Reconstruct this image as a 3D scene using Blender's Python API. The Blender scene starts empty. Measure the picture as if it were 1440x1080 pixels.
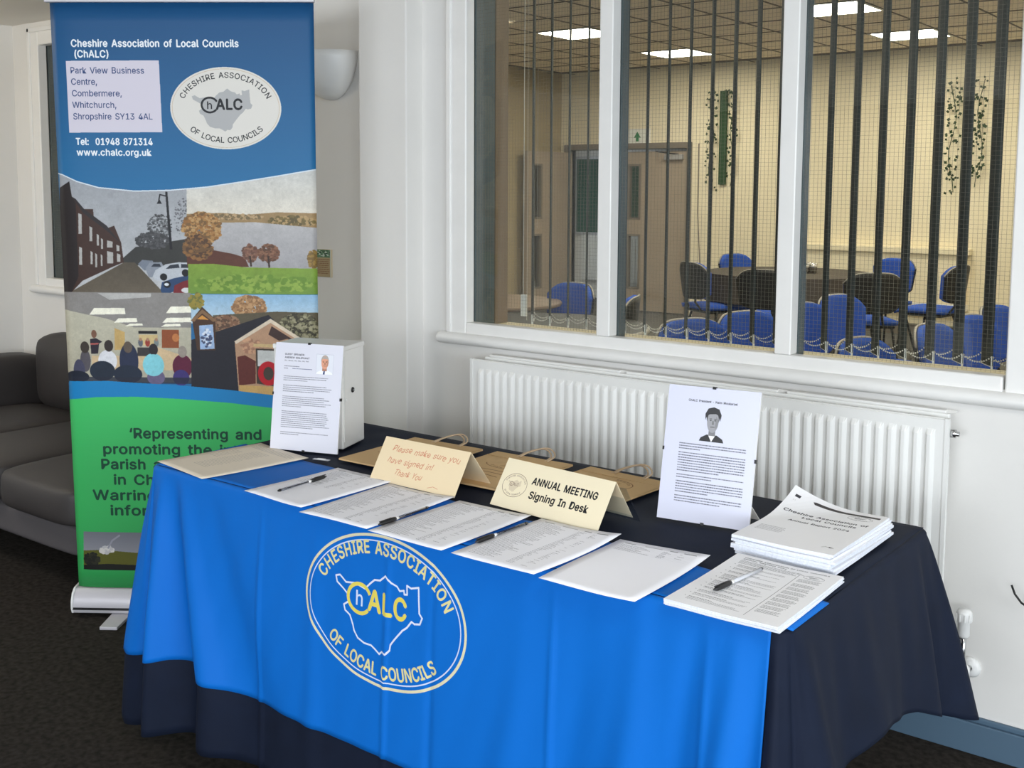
import bpy, bmesh, math, random
import numpy as np
from mathutils import Vector, Matrix
random.seed(7); rng = np.random.default_rng(7)
PI = math.pi
SC = bpy.context.scene
COL = SC.collection
# ------------------------------------------------------------------ camera, world, light, exposure
H = 1.479
_p, _r, _y = math.radians(5.593), math.radians(-.2945), math.radians(37.64)
def _rz(v): return Vector((v[0]*math.cos(_y)-v[1]*math.sin(_y), v[0]*math.sin(_y)+v[1]*math.cos(_y), v[2]))
_f = _rz((0, math.cos(_p), -math.sin(_p))); _rt = _rz((1, 0, 0)); _dn = _f.cross(_rt)
_r2 = math.cos(_r)*_rt + math.sin(_r)*_dn; _d2 = -math.sin(_r)*_rt + math.cos(_r)*_dn
cam = bpy.data.cameras.new('camera'); camo = bpy.data.objects.new('camera', cam); COL.objects.link(camo)
m = Matrix.Identity(4)
for i in range(3):
    m[i][0] = _r2[i]; m[i][1] = -_d2[i]; m[i][2] = -_f[i]
m[0][3], m[1][3], m[2][3] = 0, 0, H
camo.matrix_world = m
cam.sensor_width = 36; cam.lens = 39.0; cam.shift_y = (417.24-540)/1440; cam.clip_start = .05
SC.camera = camo
W = bpy.data.worlds.new('world'); SC.world = W; W.use_nodes = True
bg = W.node_tree.nodes['Background']; bg.inputs[0].default_value = (.80, .88, 1.0, 1); bg.inputs[1].default_value = .85
def area(name, loc, target, sx, sy, power, col):
    l = bpy.data.lights.new(name, 'AREA'); l.shape = 'RECTANGLE'; l.size = sx; l.size_y = sy; l.energy = power; l.color = col
    o = bpy.data.objects.new(name, l); COL.objects.link(o); o.location = loc
    o.rotation_euler = (Vector(target)-Vector(loc)).to_track_quat('-Z', 'Y').to_euler(); return o
area('daylight_side_window', (4.3, -.9, 1.45), (-2.2, 1.9, .9), 3.0, 1.6, 90, (.84, .93, 1.0))
area('daylight_rear_window', (.35, -4.0, 1.75), (-3.0, 2.0, .6), 4.4, 1.0, 112, (.9, .95, 1.0))
area('warm_ceiling_lamp', (-4.7, 1.5, 2.1), (-4.7, 2.2, 2.6), .3, .3, 2.2, (1, .78, .42))
area('table_fill', (.3, .8, 2.24), (.1, .9, 0), 1.2, .6, 10, (1, .96, .9))  # added fill light, lifts the papers and table top
area('left_fill', (-4.95, .8, 2.24), (-4.7, .9, 0), .6, .6, 9, (1, .95, .86))  # added fill light for the left side of the room
vs = SC.view_settings; vs.view_transform = 'Standard'; vs.look = 'None'; vs.exposure = .93; vs.gamma = 1; vs.use_curve_mapping = False
D = 2.9725            # front face of the window wall

# ------------------------------------------------------------------ materials
def srgb(c):
    return tuple(((v/255)/12.92 if v/255 <= .04045 else ((v/255+.055)/1.055)**2.4) for v in c)
def mat(name, rgb, rough=.6, metal=0, noise=0, nscale=40, bump=0, bscale=200, sheen=0, spec=.5, emit=0, coat=0):
    mt = bpy.data.materials.new(name); mt.use_nodes = True; nt = mt.node_tree; b = nt.nodes['Principled BSDF']
    c = srgb(rgb)+(1,)
    b.inputs['Base Color'].default_value = c; b.inputs['Roughness'].default_value = rough; b.inputs['Metallic'].default_value = metal
    b.inputs['Specular IOR Level'].default_value = spec; b.inputs['Sheen Weight'].default_value = sheen; b.inputs['Coat Weight'].default_value = coat
    if sheen: b.inputs['Sheen Tint'].default_value = c
    tc = nt.nodes.new('ShaderNodeTexCoord')
    if noise:
        n = nt.nodes.new('ShaderNodeTexNoise'); n.inputs['Scale'].default_value = nscale; n.inputs['Detail'].default_value = 5
        r = nt.nodes.new('ShaderNodeValToRGB'); r.color_ramp.elements[0].position = .3; r.color_ramp.elements[1].position = .7
        r.color_ramp.elements[0].color = tuple(v*(1-noise) for v in c[:3])+(1,); r.color_ramp.elements[1].color = tuple(min(1, v*(1+noise)) for v in c[:3])+(1,)
        nt.links.new(tc.outputs['Object'], n.inputs['Vector']); nt.links.new(n.outputs['Fac'], r.inputs['Fac']); nt.links.new(r.outputs['Color'], b.inputs['Base Color'])
    if bump:
        n = nt.nodes.new('ShaderNodeTexNoise'); n.inputs['Scale'].default_value = bscale; n.inputs['Detail'].default_value = 4
        bp = nt.nodes.new('ShaderNodeBump'); bp.inputs['Strength'].default_value = bump; bp.inputs['Distance'].default_value = .003
        nt.links.new(tc.outputs['Object'], n.inputs['Vector']); nt.links.new(n.outputs['Fac'], bp.inputs['Height']); nt.links.new(bp.outputs['Normal'], b.inputs['Normal'])
    if emit:
        b.inputs['Emission Color'].default_value = c; b.inputs['Emission Strength'].default_value = emit
    return mt
M = dict(
 wall=mat('wall paint', (226, 224, 220), .85, noise=.02, nscale=3, bump=.12, bscale=60),
 ceil=mat('ceiling paint', (236, 232, 224), .9, bump=.1, bscale=50),
 gloss=mat('white gloss paint', (232, 231, 228), .35, noise=.02, nscale=12, bump=.15, bscale=25),
 rad=mat('radiator enamel', (234, 234, 231), .32),
 radgrille=mat('radiator grille enamel', (222, 222, 219), .4),
 carpet=mat('charcoal carpet', (50, 46, 42), .98, noise=.45, nscale=55, bump=.9, bscale=420, spec=.1),
 skirt=mat('slate skirting paint', (78, 102, 122), .5),
 black=mat('black polyester cloth', (16, 25, 44), .75, noise=.1, nscale=18, bump=.15, bscale=900, sheen=.08, spec=.2),
 slate=mat('dark slate paint', (84, 98, 104), .55, noise=.12, nscale=9),
 slat=mat('charcoal blind fabric', (66, 72, 72), .8, noise=.06, nscale=30, bump=.2, bscale=700),
 slatlight=mat('beige blind fabric edge', (150, 140, 118), .8),
 white=mat('white plastic', (236, 236, 234), .4),
 chain=mat('white bead chain', (232, 230, 224), .4),
 alu=mat('brushed aluminium', (196, 196, 200), .4, metal=.5),
 silver=mat('satin silver', (206, 203, 208), .45, metal=.15),
 chrome=mat('chrome', (200, 200, 200), .18, metal=1),
 plasticblk=mat('black plastic', (22, 22, 24), .4),
 sofa=mat('charcoal faux leather', (54, 50, 49), .55, noise=.08, nscale=6, bump=.25, bscale=300),
 sofabase=mat('grey sofa base fabric', (78, 74, 76), .8, bump=.3, bscale=500),
 paper=mat('white paper', (238, 238, 242), .75),
 paperedge=mat('white paper edges', (226, 230, 240), .8, noise=.08, nscale=260),
 card=mat('cream card', (232, 212, 176), .8),
 kraft=mat('kraft paper', (208, 174, 126), .85, noise=.06, nscale=25, bump=.2, bscale=200),
 kraftcord=mat('twisted kraft handle', (205, 180, 150), .85),
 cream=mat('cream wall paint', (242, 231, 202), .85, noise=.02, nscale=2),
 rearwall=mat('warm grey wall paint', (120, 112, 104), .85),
 dimwall=mat('wall paint dimmed to taupe', (176, 160, 126), .85, noise=.02, nscale=2),  # falloff of light towards the left wall, put into its colour
 tile=mat('ceiling tile', (236, 222, 198), .95, noise=.05, nscale=30, bump=.2, bscale=120),
 tgrid=mat('dark ceiling grid', (96, 86, 72), .7),
 door=mat('taupe door paint', (172, 156, 138), .55, noise=.04, nscale=3),
 doorframe=mat('taupe frame paint', (128, 118, 106), .55),
 floor2=mat('far carpet', (92, 90, 86), .95, noise=.2, nscale=30),
 bluef=mat('blue chair fabric', (38, 82, 176), .9, noise=.08, nscale=80, bump=.2, bscale=600, sheen=.3),
 shell=mat('black chair shell', (24, 24, 24), .5),
 tube=mat('black steel tube', (24, 24, 24), .4),
 rim=mat('grey edge trim', (165, 160, 150), .4),
 dcloth=mat('dark brown table cover', (72, 64, 56), .8),
 brown=mat('brown laminate', (128, 108, 88), .5),
 green=mat('green baize', (24, 84, 66), .95),
 leaf=mat('dark ivy leaf', (38, 62, 30), .6, noise=.3, nscale=60),
 stalk=mat('ivy backing strip', (50, 78, 52), .8),
 wire=mat('steel wire', (128, 124, 114), .6),
 signg=mat('green sign print', (40, 120, 70), .6),
 panel=mat('lit light panel', (255, 248, 230), .5, emit=16.0),
 table=mat('trestle table top', (120, 96, 70), .6),
 steel=mat('grey steel leg', (110, 112, 115), .4, metal=.8),
)
def glass_mat(name, tint, gl=.06):
    mt = bpy.data.materials.new(name); mt.use_nodes = True; nt = mt.node_tree; nt.nodes.clear()
    o = nt.nodes.new('ShaderNodeOutputMaterial'); mx = nt.nodes.new('ShaderNodeMixShader'); t = nt.nodes.new('ShaderNodeBsdfTransparent'); g = nt.nodes.new('ShaderNodeBsdfGlossy')
    lw = nt.nodes.new('ShaderNodeLayerWeight'); lw.inputs['Blend'].default_value = .5
    pw = nt.nodes.new('ShaderNodeMath'); pw.operation = 'POWER'; pw.inputs[1].default_value = 5; fr = nt.nodes.new('ShaderNodeMath'); fr.operation = 'MULTIPLY_ADD'; fr.inputs[1].default_value = .96; fr.inputs[2].default_value = .04
    nt.links.new(lw.outputs['Facing'], pw.inputs[0]); nt.links.new(pw.outputs[0], fr.inputs[0])
    t.inputs[0].default_value = tint; g.inputs['Roughness'].default_value = gl
    nt.links.new(fr.outputs[0], mx.inputs[0]); nt.links.new(t.outputs[0], mx.inputs[1]); nt.links.new(g.outputs[0], mx.inputs[2]); nt.links.new(mx.outputs[0], o.inputs[0])
    return mt
M['glass'] = glass_mat('wired window glass', (.93, .94, .92, 1), .02)
M['acrylic'] = glass_mat('clear acrylic', (.86, .9, .94, 1), .05)
M['barrel'] = glass_mat('clear pen barrel', (.72, .74, .8, 1), .1)

# ------------------------------------------------------------------ object helpers
def tag(o, label=None, cat=None, group=None, kind=None):
    if label: o['label'] = label
    if cat: o['category'] = cat
    if group: o['group'] = group
    if kind: o['kind'] = kind
    return o
def thing(name, loc, rz=0, label=None, cat=None, group=None, kind=None):
    o = bpy.data.objects.new(name, None); COL.objects.link(o); o.location = loc; o.rotation_euler = (0, 0, rz); o.empty_display_size = .05
    return tag(o, label, cat, group, kind)
class MB:
    def __init__(s): s.v = []; s.f = []; s.uv = []
    def add(s, vs, fs, uvs=None):
        n = len(s.v); s.v += [tuple(v) for v in vs]; s.f += [tuple(i+n for i in f) for f in fs]
        s.uv += (uvs if uvs else [(0, 0)]*len(vs)); return s
    def box(s, x0, x1, y0, y1, z0, z1, mtx=None):
        vs = [Vector((x, y, z)) for z in (z0, z1) for y in (y0, y1) for x in (x0, x1)]
        if mtx: vs = [mtx @ v for v in vs]
        return s.add(vs, [(0, 2, 3, 1), (4, 5, 7, 6), (0, 1, 5, 4), (2, 6, 7, 3), (0, 4, 6, 2), (1, 3, 7, 5)])
    def tube(s, pts, r, n=8, cap=True):
        pts = [Vector(p) for p in pts]; rs = r if isinstance(r, (list, tuple)) else [r]*len(pts)
        vs = []; up = None
        for i, p in enumerate(pts):
            d = (pts[min(i+1, len(pts)-1)]-pts[max(i-1, 0)]).normalized()
            if up is None: up = d.orthogonal().normalized()
            up = (up-d*up.dot(d)).normalized(); sd = d.cross(up)
            vs += [p+rs[i]*(math.cos(2*PI*k/n)*up+math.sin(2*PI*k/n)*sd) for k in range(n)]
        fs = [(i*n+k, i*n+(k+1) % n, (i+1)*n+(k+1) % n, (i+1)*n+k) for i in range(len(pts)-1) for k in range(n)]
        if cap: fs += [tuple(range(n))[::-1], tuple((len(pts)-1)*n+k for k in range(n))]
        return s.add(vs, fs)
    def lathe(s, prof, n=24, c=(0, 0, 0), a0=0, a1=2*PI):
        vs = []; full = abs(a1-a0-2*PI) < 1e-6; k = n if full else n+1
        for r, z in prof: vs += [(c[0]+r*math.cos(a0+(a1-a0)*i/n), c[1]+r*math.sin(a0+(a1-a0)*i/n), c[2]+z) for i in range(k)]
        fs = [(j*k+i, j*k+(i+1) % k, (j+1)*k+(i+1) % k, (j+1)*k+i) for j in range(len(prof)-1) for i in range(n)]
        return s.add(vs, fs)
    def grid(s, fn, nu, nv, uvf=None):
        vs = [fn(i/nu, j/nv) for j in range(nv+1) for i in range(nu+1)]
        uv = [(uvf(i/nu, j/nv) if uvf else (i/nu, j/nv)) for j in range(nv+1) for i in range(nu+1)]
        fs = [(j*(nu+1)+i, j*(nu+1)+i+1, (j+1)*(nu+1)+i+1, (j+1)*(nu+1)+i) for j in range(nv) for i in range(nu)]
        return s.add(vs, fs, uv)
    def prism(s, pts, z0, z1):
        n = len(pts); vs = [(p[0], p[1], z0) for p in pts]+[(p[0], p[1], z1) for p in pts]
        return s.add(vs, [tuple(range(n))[::-1], tuple(range(n, 2*n))]+[(i, (i+1) % n, n+(i+1) % n, n+i) for i in range(n)])
    def mesh(s, name):
        me = bpy.data.meshes.new(name); me.from_pydata(s.v, [], s.f); me.update()
        ul = me.uv_layers.new(name='UVMap')
        idx = np.empty(len(me.loops), dtype=np.int32); me.loops.foreach_get('vertex_index', idx)
        ul.data.foreach_set('uv', np.array(s.uv, dtype=np.float32)[idx].ravel())
        return me
    def build(s, name, material, parent=None, smooth=False, bevel=0, seg=2, solid=0, sub=0, loc=None, rz=None, kind=None, recalc=True):
        me = s.mesh(name)
        if recalc:
            b = bmesh.new(); b.from_mesh(me); bmesh.ops.recalc_face_normals(b, faces=b.faces); b.to_mesh(me); b.free()
        me.materials.append(material)
        if smooth: me.polygons.foreach_set('use_smooth', [True]*len(me.polygons))
        o = bpy.data.objects.new(name, me); COL.objects.link(o)
        if parent: o.parent = parent
        if loc: o.location = loc
        if rz is not None: o.rotation_euler = (0, 0, rz)
        if bevel:
            md = o.modifiers.new('b', 'BEVEL'); md.width = bevel; md.segments = seg; md.limit_method = 'ANGLE'; md.harden_normals = False
            if seg > 1: me.polygons.foreach_set('use_smooth', [True]*len(me.polygons)); o.modifiers.new('wn', 'WEIGHTED_NORMAL')
        if sub: md = o.modifiers.new('s', 'SUBSURF'); md.levels = md.render_levels = sub
        if solid: md = o.modifiers.new('t', 'SOLIDIFY'); md.thickness = solid; md.offset = 0
        if kind: o['kind'] = kind
        return o
def struct(o, label=None): o['kind'] = 'structure'; return tag(o, label)
def dup(root, loc, rz, label=None, group=None):
    r = root.copy(); COL.objects.link(r); r.location = loc; r.rotation_euler = (0, 0, rz)
    if label: r['label'] = label
    if group: r['group'] = group
    for ch in list(root.children):
        c = ch.copy(); COL.objects.link(c); c.parent = r
        for g in ch.children:
            d = g.copy(); COL.objects.link(d); d.parent = c
    return r

# ------------------------------------------------------------------ flat print: a small painter for the printed things
_gl = {}
try:   # the plain sans face that ships inside Blender; falls back to its built-in one
    import os
    SANS = bpy.data.fonts.load(os.path.join(bpy.utils.system_resource('DATAFILES'), 'fonts', 'Inter.woff2'))
except Exception: SANS = None
def _raw(txt, bold):
    cu = bpy.data.curves.new('t', 'FONT'); cu.body = txt; cu.resolution_u = 3
    if SANS: cu.font = SANS
    ob = bpy.data.objects.new('t', cu); me = bpy.data.meshes.new_from_object(ob)
    me.calc_loop_triangles()
    v = np.array([x.co[:2] for x in me.vertices]).reshape(-1, 2); t = np.array([x.vertices[:] for x in me.loop_triangles]).reshape(-1, 3).astype(int)
    bpy.data.objects.remove(ob); bpy.data.curves.remove(cu); bpy.data.meshes.remove(me)
    return v, t
def glyph(ch, bold=False):
    k = (ch, bold)
    if k not in _gl:
        if ch == ' ': _gl[k] = (np.zeros((0, 2)), np.zeros((0, 3), int), .3)
        else:
            v, t = _raw(ch, bold); a, _ = _raw('|'+ch+'|', False); b, _ = _raw('||', False)
            adv = np.ptp(a[:, 0])-np.ptp(b[:, 0])
            _gl[k] = (v, t, adv*(1.04 if bold else 1))
    return _gl[k]
CAP = float(np.ptp(_raw('H', False)[0][:, 1]))
class Art:
    """canvas of w x h units drawn at s pixels per unit, y downwards"""
    def __init__(s, w, h, sc, bgc=(255, 255, 255), alpha=1.0):
        s.w, s.h, s.s = w, h, sc; s.W, s.H = int(w*sc), int(h*sc)
        s.a = np.zeros((s.H, s.W, 4), np.float32); s.a[..., :3] = np.array(bgc)/255; s.a[..., 3] = alpha
    def _box(s, p):
        x0, y0 = np.floor(p.min(0)).astype(int); x1, y1 = np.ceil(p.max(0)).astype(int)+1
        x0, y0, x1, y1 = max(x0, 0), max(y0, 0), min(x1, s.W), min(y1, s.H)
        if x1 <= x0 or y1 <= y0: return None
        return x0, y0, x1, y1, np.arange(x0, x1)+.5, np.arange(y0, y1)+.5
    def put(s, reg, mask, col, al=1.0):
        x0, y0, x1, y1 = reg[:4]; sub = s.a[y0:y1, x0:x1]
        c = np.array(col, np.float32)/255
        sub[..., :3][mask] = sub[..., :3][mask]*(1-al)+c*al; sub[..., 3][mask] = np.maximum(sub[..., 3][mask], al)
    def poly(s, pts, col, al=1.0, grad=None):
        p = np.array(pts, float)*s.s; b = s._box(p)
        if not b: return
        X, Y = np.meshgrid(b[4], b[5]); ins = np.zeros(X.shape, bool); n = len(p)
        for i in range(n):
            x1, y1 = p[i]; x2, y2 = p[(i+1) % n]
            if y1 == y2: continue
            c = ((Y >= y1) != (Y >= y2)); xs = (x2-x1)*(Y-y1)/(y2-y1)+x1
            ins ^= (c & (X < xs))
        if grad is None: s.put(b, ins, col, al)
        else:
            t = ((Y-p[:, 1].min())/max(1, np.ptp(p[:, 1])))[ins][:, None]
            sub = s.a[b[1]:b[3], b[0]:b[2]]; sub[..., :3][ins] = (np.array(col)*(1-t)+np.array(grad)*t)/255; sub[..., 3][ins] = 1
    def tris(s, v, t, col, fat=0):
        if fat:
            for dx, dy in ((fat, 0), (-fat, 0), (0, fat), (0, -fat)): s.tris(v+np.array([dx, dy]), t, col)
        v = v*s.s
        for a in t:
            p = v[a]; b = s._box(p)
            if not b: continue
            X, Y = np.meshgrid(b[4], b[5])
            d = (p[1, 0]-p[0, 0])*(p[2, 1]-p[0, 1])-(p[2, 0]-p[0, 0])*(p[1, 1]-p[0, 1])
            if abs(d) < 1e-9: continue
            u = ((X-p[0, 0])*(p[2, 1]-p[0, 1])-(p[2, 0]-p[0, 0])*(Y-p[0, 1]))/d; w = ((p[1, 0]-p[0, 0])*(Y-p[0, 1])-(X-p[0, 0])*(p[1, 1]-p[0, 1]))/d
            e = 1e-6; s.put(b, (u >= -e) & (w >= -e) & (u+w <= 1+e), col)
    def rect(s, x0, y0, x1, y1, col, al=1.0): s.poly([(x0, y0), (x1, y0), (x1, y1), (x0, y1)], col, al)
    def ell(s, cx, cy, rx, ry, col, al=1.0, n=48): s.poly([(cx+rx*math.cos(2*PI*k/n), cy+ry*math.sin(2*PI*k/n)) for k in range(n)], col, al)
    def line(s, pts, w, col, closed=False, al=1.0):
        pts = list(pts)+([pts[0]] if closed else [])
        for (x0, y0), (x1, y1) in zip(pts[:-1], pts[1:]):
            L = math.hypot(x1-x0, y1-y0) or 1e-6; nx, ny = -(y1-y0)/L*w/2, (x1-x0)/L*w/2; ex, ey = (x1-x0)/L*w*.3, (y1-y0)/L*w*.3
            s.poly([(x0+nx-ex, y0+ny-ey), (x1+nx+ex, y1+ny+ey), (x1-nx+ex, y1-ny+ey), (x0-nx-ex, y0-ny-ey)], col, al)
    def ring(s, cx, cy, rx, ry, w, col, a0=0, a1=2*PI, n=120):
        s.line([(cx+rx*math.cos(a0+(a1-a0)*k/n), cy+ry*math.sin(a0+(a1-a0)*k/n)) for k in range(n+1)], w, col)
    def text(s, txt, x, y, cap, col, bold=False, fit=None, align='l', fn=None, track=0):
        sz = cap/CAP; wd = sum((glyph(c, bold)[2]+track)*sz for c in txt); kx = fit/wd if fit else 1
        if align == 'c': x -= wd*kx/2
        if align == 'r': x -= wd*kx
        for c in txt:
            v, t, adv = glyph(c, bold)
            if len(v):
                q = np.stack([x+v[:, 0]*sz*kx, y-v[:, 1]*sz], 1)
                s.tris(fn(q) if fn else q, t, col, sz*(.025 if bold else .008))
            x += (adv+track)*sz*kx
    def arc(s, txt, cx, cy, rx, ry, a0, a1, cap, col, bold=False, inside=False):
        """letters along an ellipse from angle a0 to a1 (degrees, anticlockwise positive)"""
        sz = cap/CAP; ws = [glyph(c, bold)[2] for c in txt]; A = np.radians(np.linspace(a0, a1, 400))
        px, py = cx+rx*np.cos(A), cy-ry*np.sin(A); L = np.concatenate([[0], np.cumsum(np.hypot(np.diff(px), np.diff(py)))])
        tot = sum(ws); pos = 0
        for c, w in zip(txt, ws):
            d = (pos+w/2)/tot*L[-1]; pos += w
            v, t, _ = glyph(c, bold)
            if not len(v): continue
            x, y = np.interp(d, L, px), np.interp(d, L, py); e = L[-1]*.004
            tx, ty = np.interp(d+e, L, px)-np.interp(d-e, L, px), np.interp(d+e, L, py)-np.interp(d-e, L, py); n = math.hypot(tx, ty); tx /= n; ty /= n
            gx = (v[:, 0]-w/2)*sz*min(1.0, L[-1]/(tot*sz)); gy = v[:, 1]*sz
            s.tris(np.stack([x+gx*tx+gy*ty, y+gx*ty-gy*tx], 1), t, col, sz*(.02 if bold else .008))
    def specks(s, cx, cy, rx, ry, cols, n, r0, r1):
        for _ in range(n):
            a = random.uniform(0, 2*PI); q = math.sqrt(random.random()); r = random.uniform(r0, r1)
            s.ell(cx+rx*q*math.cos(a), cy+ry*q*math.sin(a), r, r*.8, random.choice(cols), n=7)
    def greek(s, x0, x1, y, lh, rows, col, th=.35, para=None, ragged=.85):
        for k in range(rows):
            xe = x1 if not (para and (k+1) in para) else x0+(x1-x0)*random.uniform(.3, .7)
            if ragged < 1 and xe == x1: xe = x0+(x1-x0)*random.uniform(ragged, 1)
            x = x0
            while x < xe:
                w = random.uniform(1.2, 5.5); w = min(w, xe-x)
                yy = y+k*lh
                s.rect(x, yy, x+w, yy+lh*th, col, .75)
                x += w+.9
    def image(s, name):
        im = bpy.data.images.new(name, s.W, s.H, alpha=True); im.pixels.foreach_set(s.a[::-1].ravel()); im.update(); im.pack(); return im
def print_mat(name, art, rough=.6, spec=.4, coat=0, base=None, weave=0, sheen=0):
    """a material whose flat print was painted above; base = colour of the cloth around a transparent print"""
    mt = bpy.data.materials.new(name); mt.use_nodes = True; nt = mt.node_tree; b = nt.nodes['Principled BSDF']
    im = nt.nodes.new('ShaderNodeTexImage'); im.image = art.image(name); im.extension = 'CLIP' if base else 'EXTEND'
    uv = nt.nodes.new('ShaderNodeUVMap'); uv.uv_map = 'UVMap'; nt.links.new(uv.outputs[0], im.inputs[0])
    b.inputs['Roughness'].default_value = rough; b.inputs['Specular IOR Level'].default_value = spec; b.inputs['Coat Weight'].default_value = coat; b.inputs['Coat Roughness'].default_value = .25
    if base:
        mx = nt.nodes.new('ShaderNodeMix'); mx.data_type = 'RGBA'; mx.inputs[6].default_value = srgb(base)+(1,)
        nt.links.new(im.outputs['Alpha'], mx.inputs[0]); nt.links.new(im.outputs['Color'], mx.inputs[7]); nt.links.new(mx.outputs[2], b.inputs['Base Color'])
    else: nt.links.new(im.outputs['Color'], b.inputs['Base Color'])
    if sheen: b.inputs['Sheen Weight'].default_value = sheen; b.inputs['Sheen Tint'].default_value = srgb(base)+(1,)
    if weave:
        tc = nt.nodes.new('ShaderNodeTexCoord'); n = nt.nodes.new('ShaderNodeTexNoise'); n.inputs['Scale'].default_value = 900; bp = nt.nodes.new('ShaderNodeBump'); bp.inputs['Strength'].default_value = weave; bp.inputs['Distance'].default_value = .002
        nt.links.new(tc.outputs['Object'], n.inputs['Vector']); nt.links.new(n.outputs['Fac'], bp.inputs['Height']); nt.links.new(bp.outputs['Normal'], b.inputs['Normal'])
    return mt
COUNTY = [(760,395),(775,390),(800,405),(835,400),(870,408),(890,388),(905,375),(925,372),(945,355),(965,370),(985,375),(995,385),(1010,380),(1012,390),(1022,388),(1020,364),(1035,368),(1060,360),(1062,395),(1065,430),(1075,440),(1068,458),(1050,462),(1040,458),(1025,478),(1010,490),(985,520),(970,540),(968,556),(955,570),(940,568),(930,577),(915,568),(900,560),(875,560),(850,552),(835,535),(830,520),(818,495),(800,485),(795,470),(812,458),(806,435),(790,425),(765,412)]
def emblem(a, cx, cy, rx, ry, kind):
    cp = [(cx+(x-935)/290*rx, cy+(y-457)/212*ry) for x, y in COUNTY]
    if kind == 'oval':
        a.ell(cx, cy, rx, ry, (224, 220, 212), n=96); a.ring(cx, cy, rx*.965, ry*.955, rx*.008, (200, 180, 150))
        a.poly(cp, (178, 178, 178)); ink = (28, 30, 34); ink2 = ink; bold = False; tc = ink
    elif kind == 'cloth':
        a.ring(cx, cy, rx*.985, ry*.98, rx*.026, (222, 214, 178)); a.ring(cx, cy, rx*.93, ry*.91, rx*.012, (205, 216, 240))
        a.line(cp, rx*.017, (215, 222, 240), closed=True); ink = (226, 208, 92); ink2 = (205, 216, 240); bold = True; tc = (222, 212, 150)
    else:
        a.ring(cx, cy, rx*.97, ry*.96, rx*.03, kind); a.poly(cp, kind, .18); ink = ink2 = tc = kind; bold = False
    cap = rx*(.115 if kind == 'cloth' else .10)
    a.arc('CHESHIRE ASSOCIATION', cx, cy, rx*.78, ry*.74, 163, 17, cap, tc, bold)
    a.arc('OF LOCAL COUNCILS', cx, cy, rx*.78+cap*.75, ry*.74+cap*.75, 219, 322, cap, tc, bold)
    X = lambda x: cx+(x-935)/290*rx
    Y = lambda y: cy+(y-457)/212*ry
    r = 42/290*rx
    a.ring(X(852), Y(440), r, r*.92, rx*.035, ink, a0=-.55, a1=-2*PI+.75)
    a.text('h', X(851), Y(460), rx*.135, ink2, align='c')
    a.text('ALC', X(884), Y(463), rx*.19, ink, bold or kind == 'oval', fit=rx*.49)

# ------------------------------------------------------------------ the front room
XL = -5.49; ZC = 2.28
FL = MB().box(XL, 4.6, -4.5, D+.02, -.05, 0).build('floor', M['carpet']); struct(FL, 'dark charcoal carpet')
o = MB().box(XL, 4.6, -4.5, D, ZC, ZC+.05).build('ceiling', M['ceil']); struct(o)
WT = .22              # thickness of the window wall
W1 = (-2.522, -.677, .975, 2.20); W2 = (-5.27, -3.9, .985, 2.20)
wb = MB()
wb.box(XL, W2[0], D, D+WT, 0, 3.0).box(W2[0], W2[1], D, D+WT, 0, W2[2]).box(W2[0], W2[1], D, D+WT, W2[3], 3.0)
wb.box(W2[1], W1[0], D, D+WT, 0, 3.0).box(W1[0], W1[1], D, D+WT, 0, W1[2]).box(W1[0], W1[1], D, D+WT, W1[3], 3.0).box(W1[1], 4.6, D, D+WT, 0, 3.0)
struct(wb.build('wall_back', M['wall']), 'white painted wall with internal windows')
struct(MB().box(XL-.1, XL, -4.5, D+.0, 0, ZC+.05).build('wall_left', M['wall']))
struct(MB().box(XL, -1.9, -4.6, -4.5, 0, ZC).build('wall_rear', M['rearwall']))
struct(MB().box(4.5, 4.6, -4.5, D, 0, .85).box(4.5, 4.6, -4.5, D, 2.1, ZC).build('wall_right', M['wall']))
# shallow pillar between the two windows
PX0, PX1, PP = -2.935, -2.70, .085
struct(MB().box(PX0, PX1, D-PP, D+.01, 0, ZC).build('pillar', M['wall'], bevel=.006, seg=3), 'shallow white pillar left of the window')
sk = MB().box(PX1, 4.5, D-.018, D, 0, .085).box(PX1, 4.5, D-.012, D, .085, .1)
struct(sk.build('baseboard_back', M['skirt'], bevel=.003), 'slate blue skirting board under the window wall')
struct(MB().box(XL, PX0, D-.018, D, 0, .1).build('baseboard_left', M['skirt'], bevel=.003))

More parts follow.
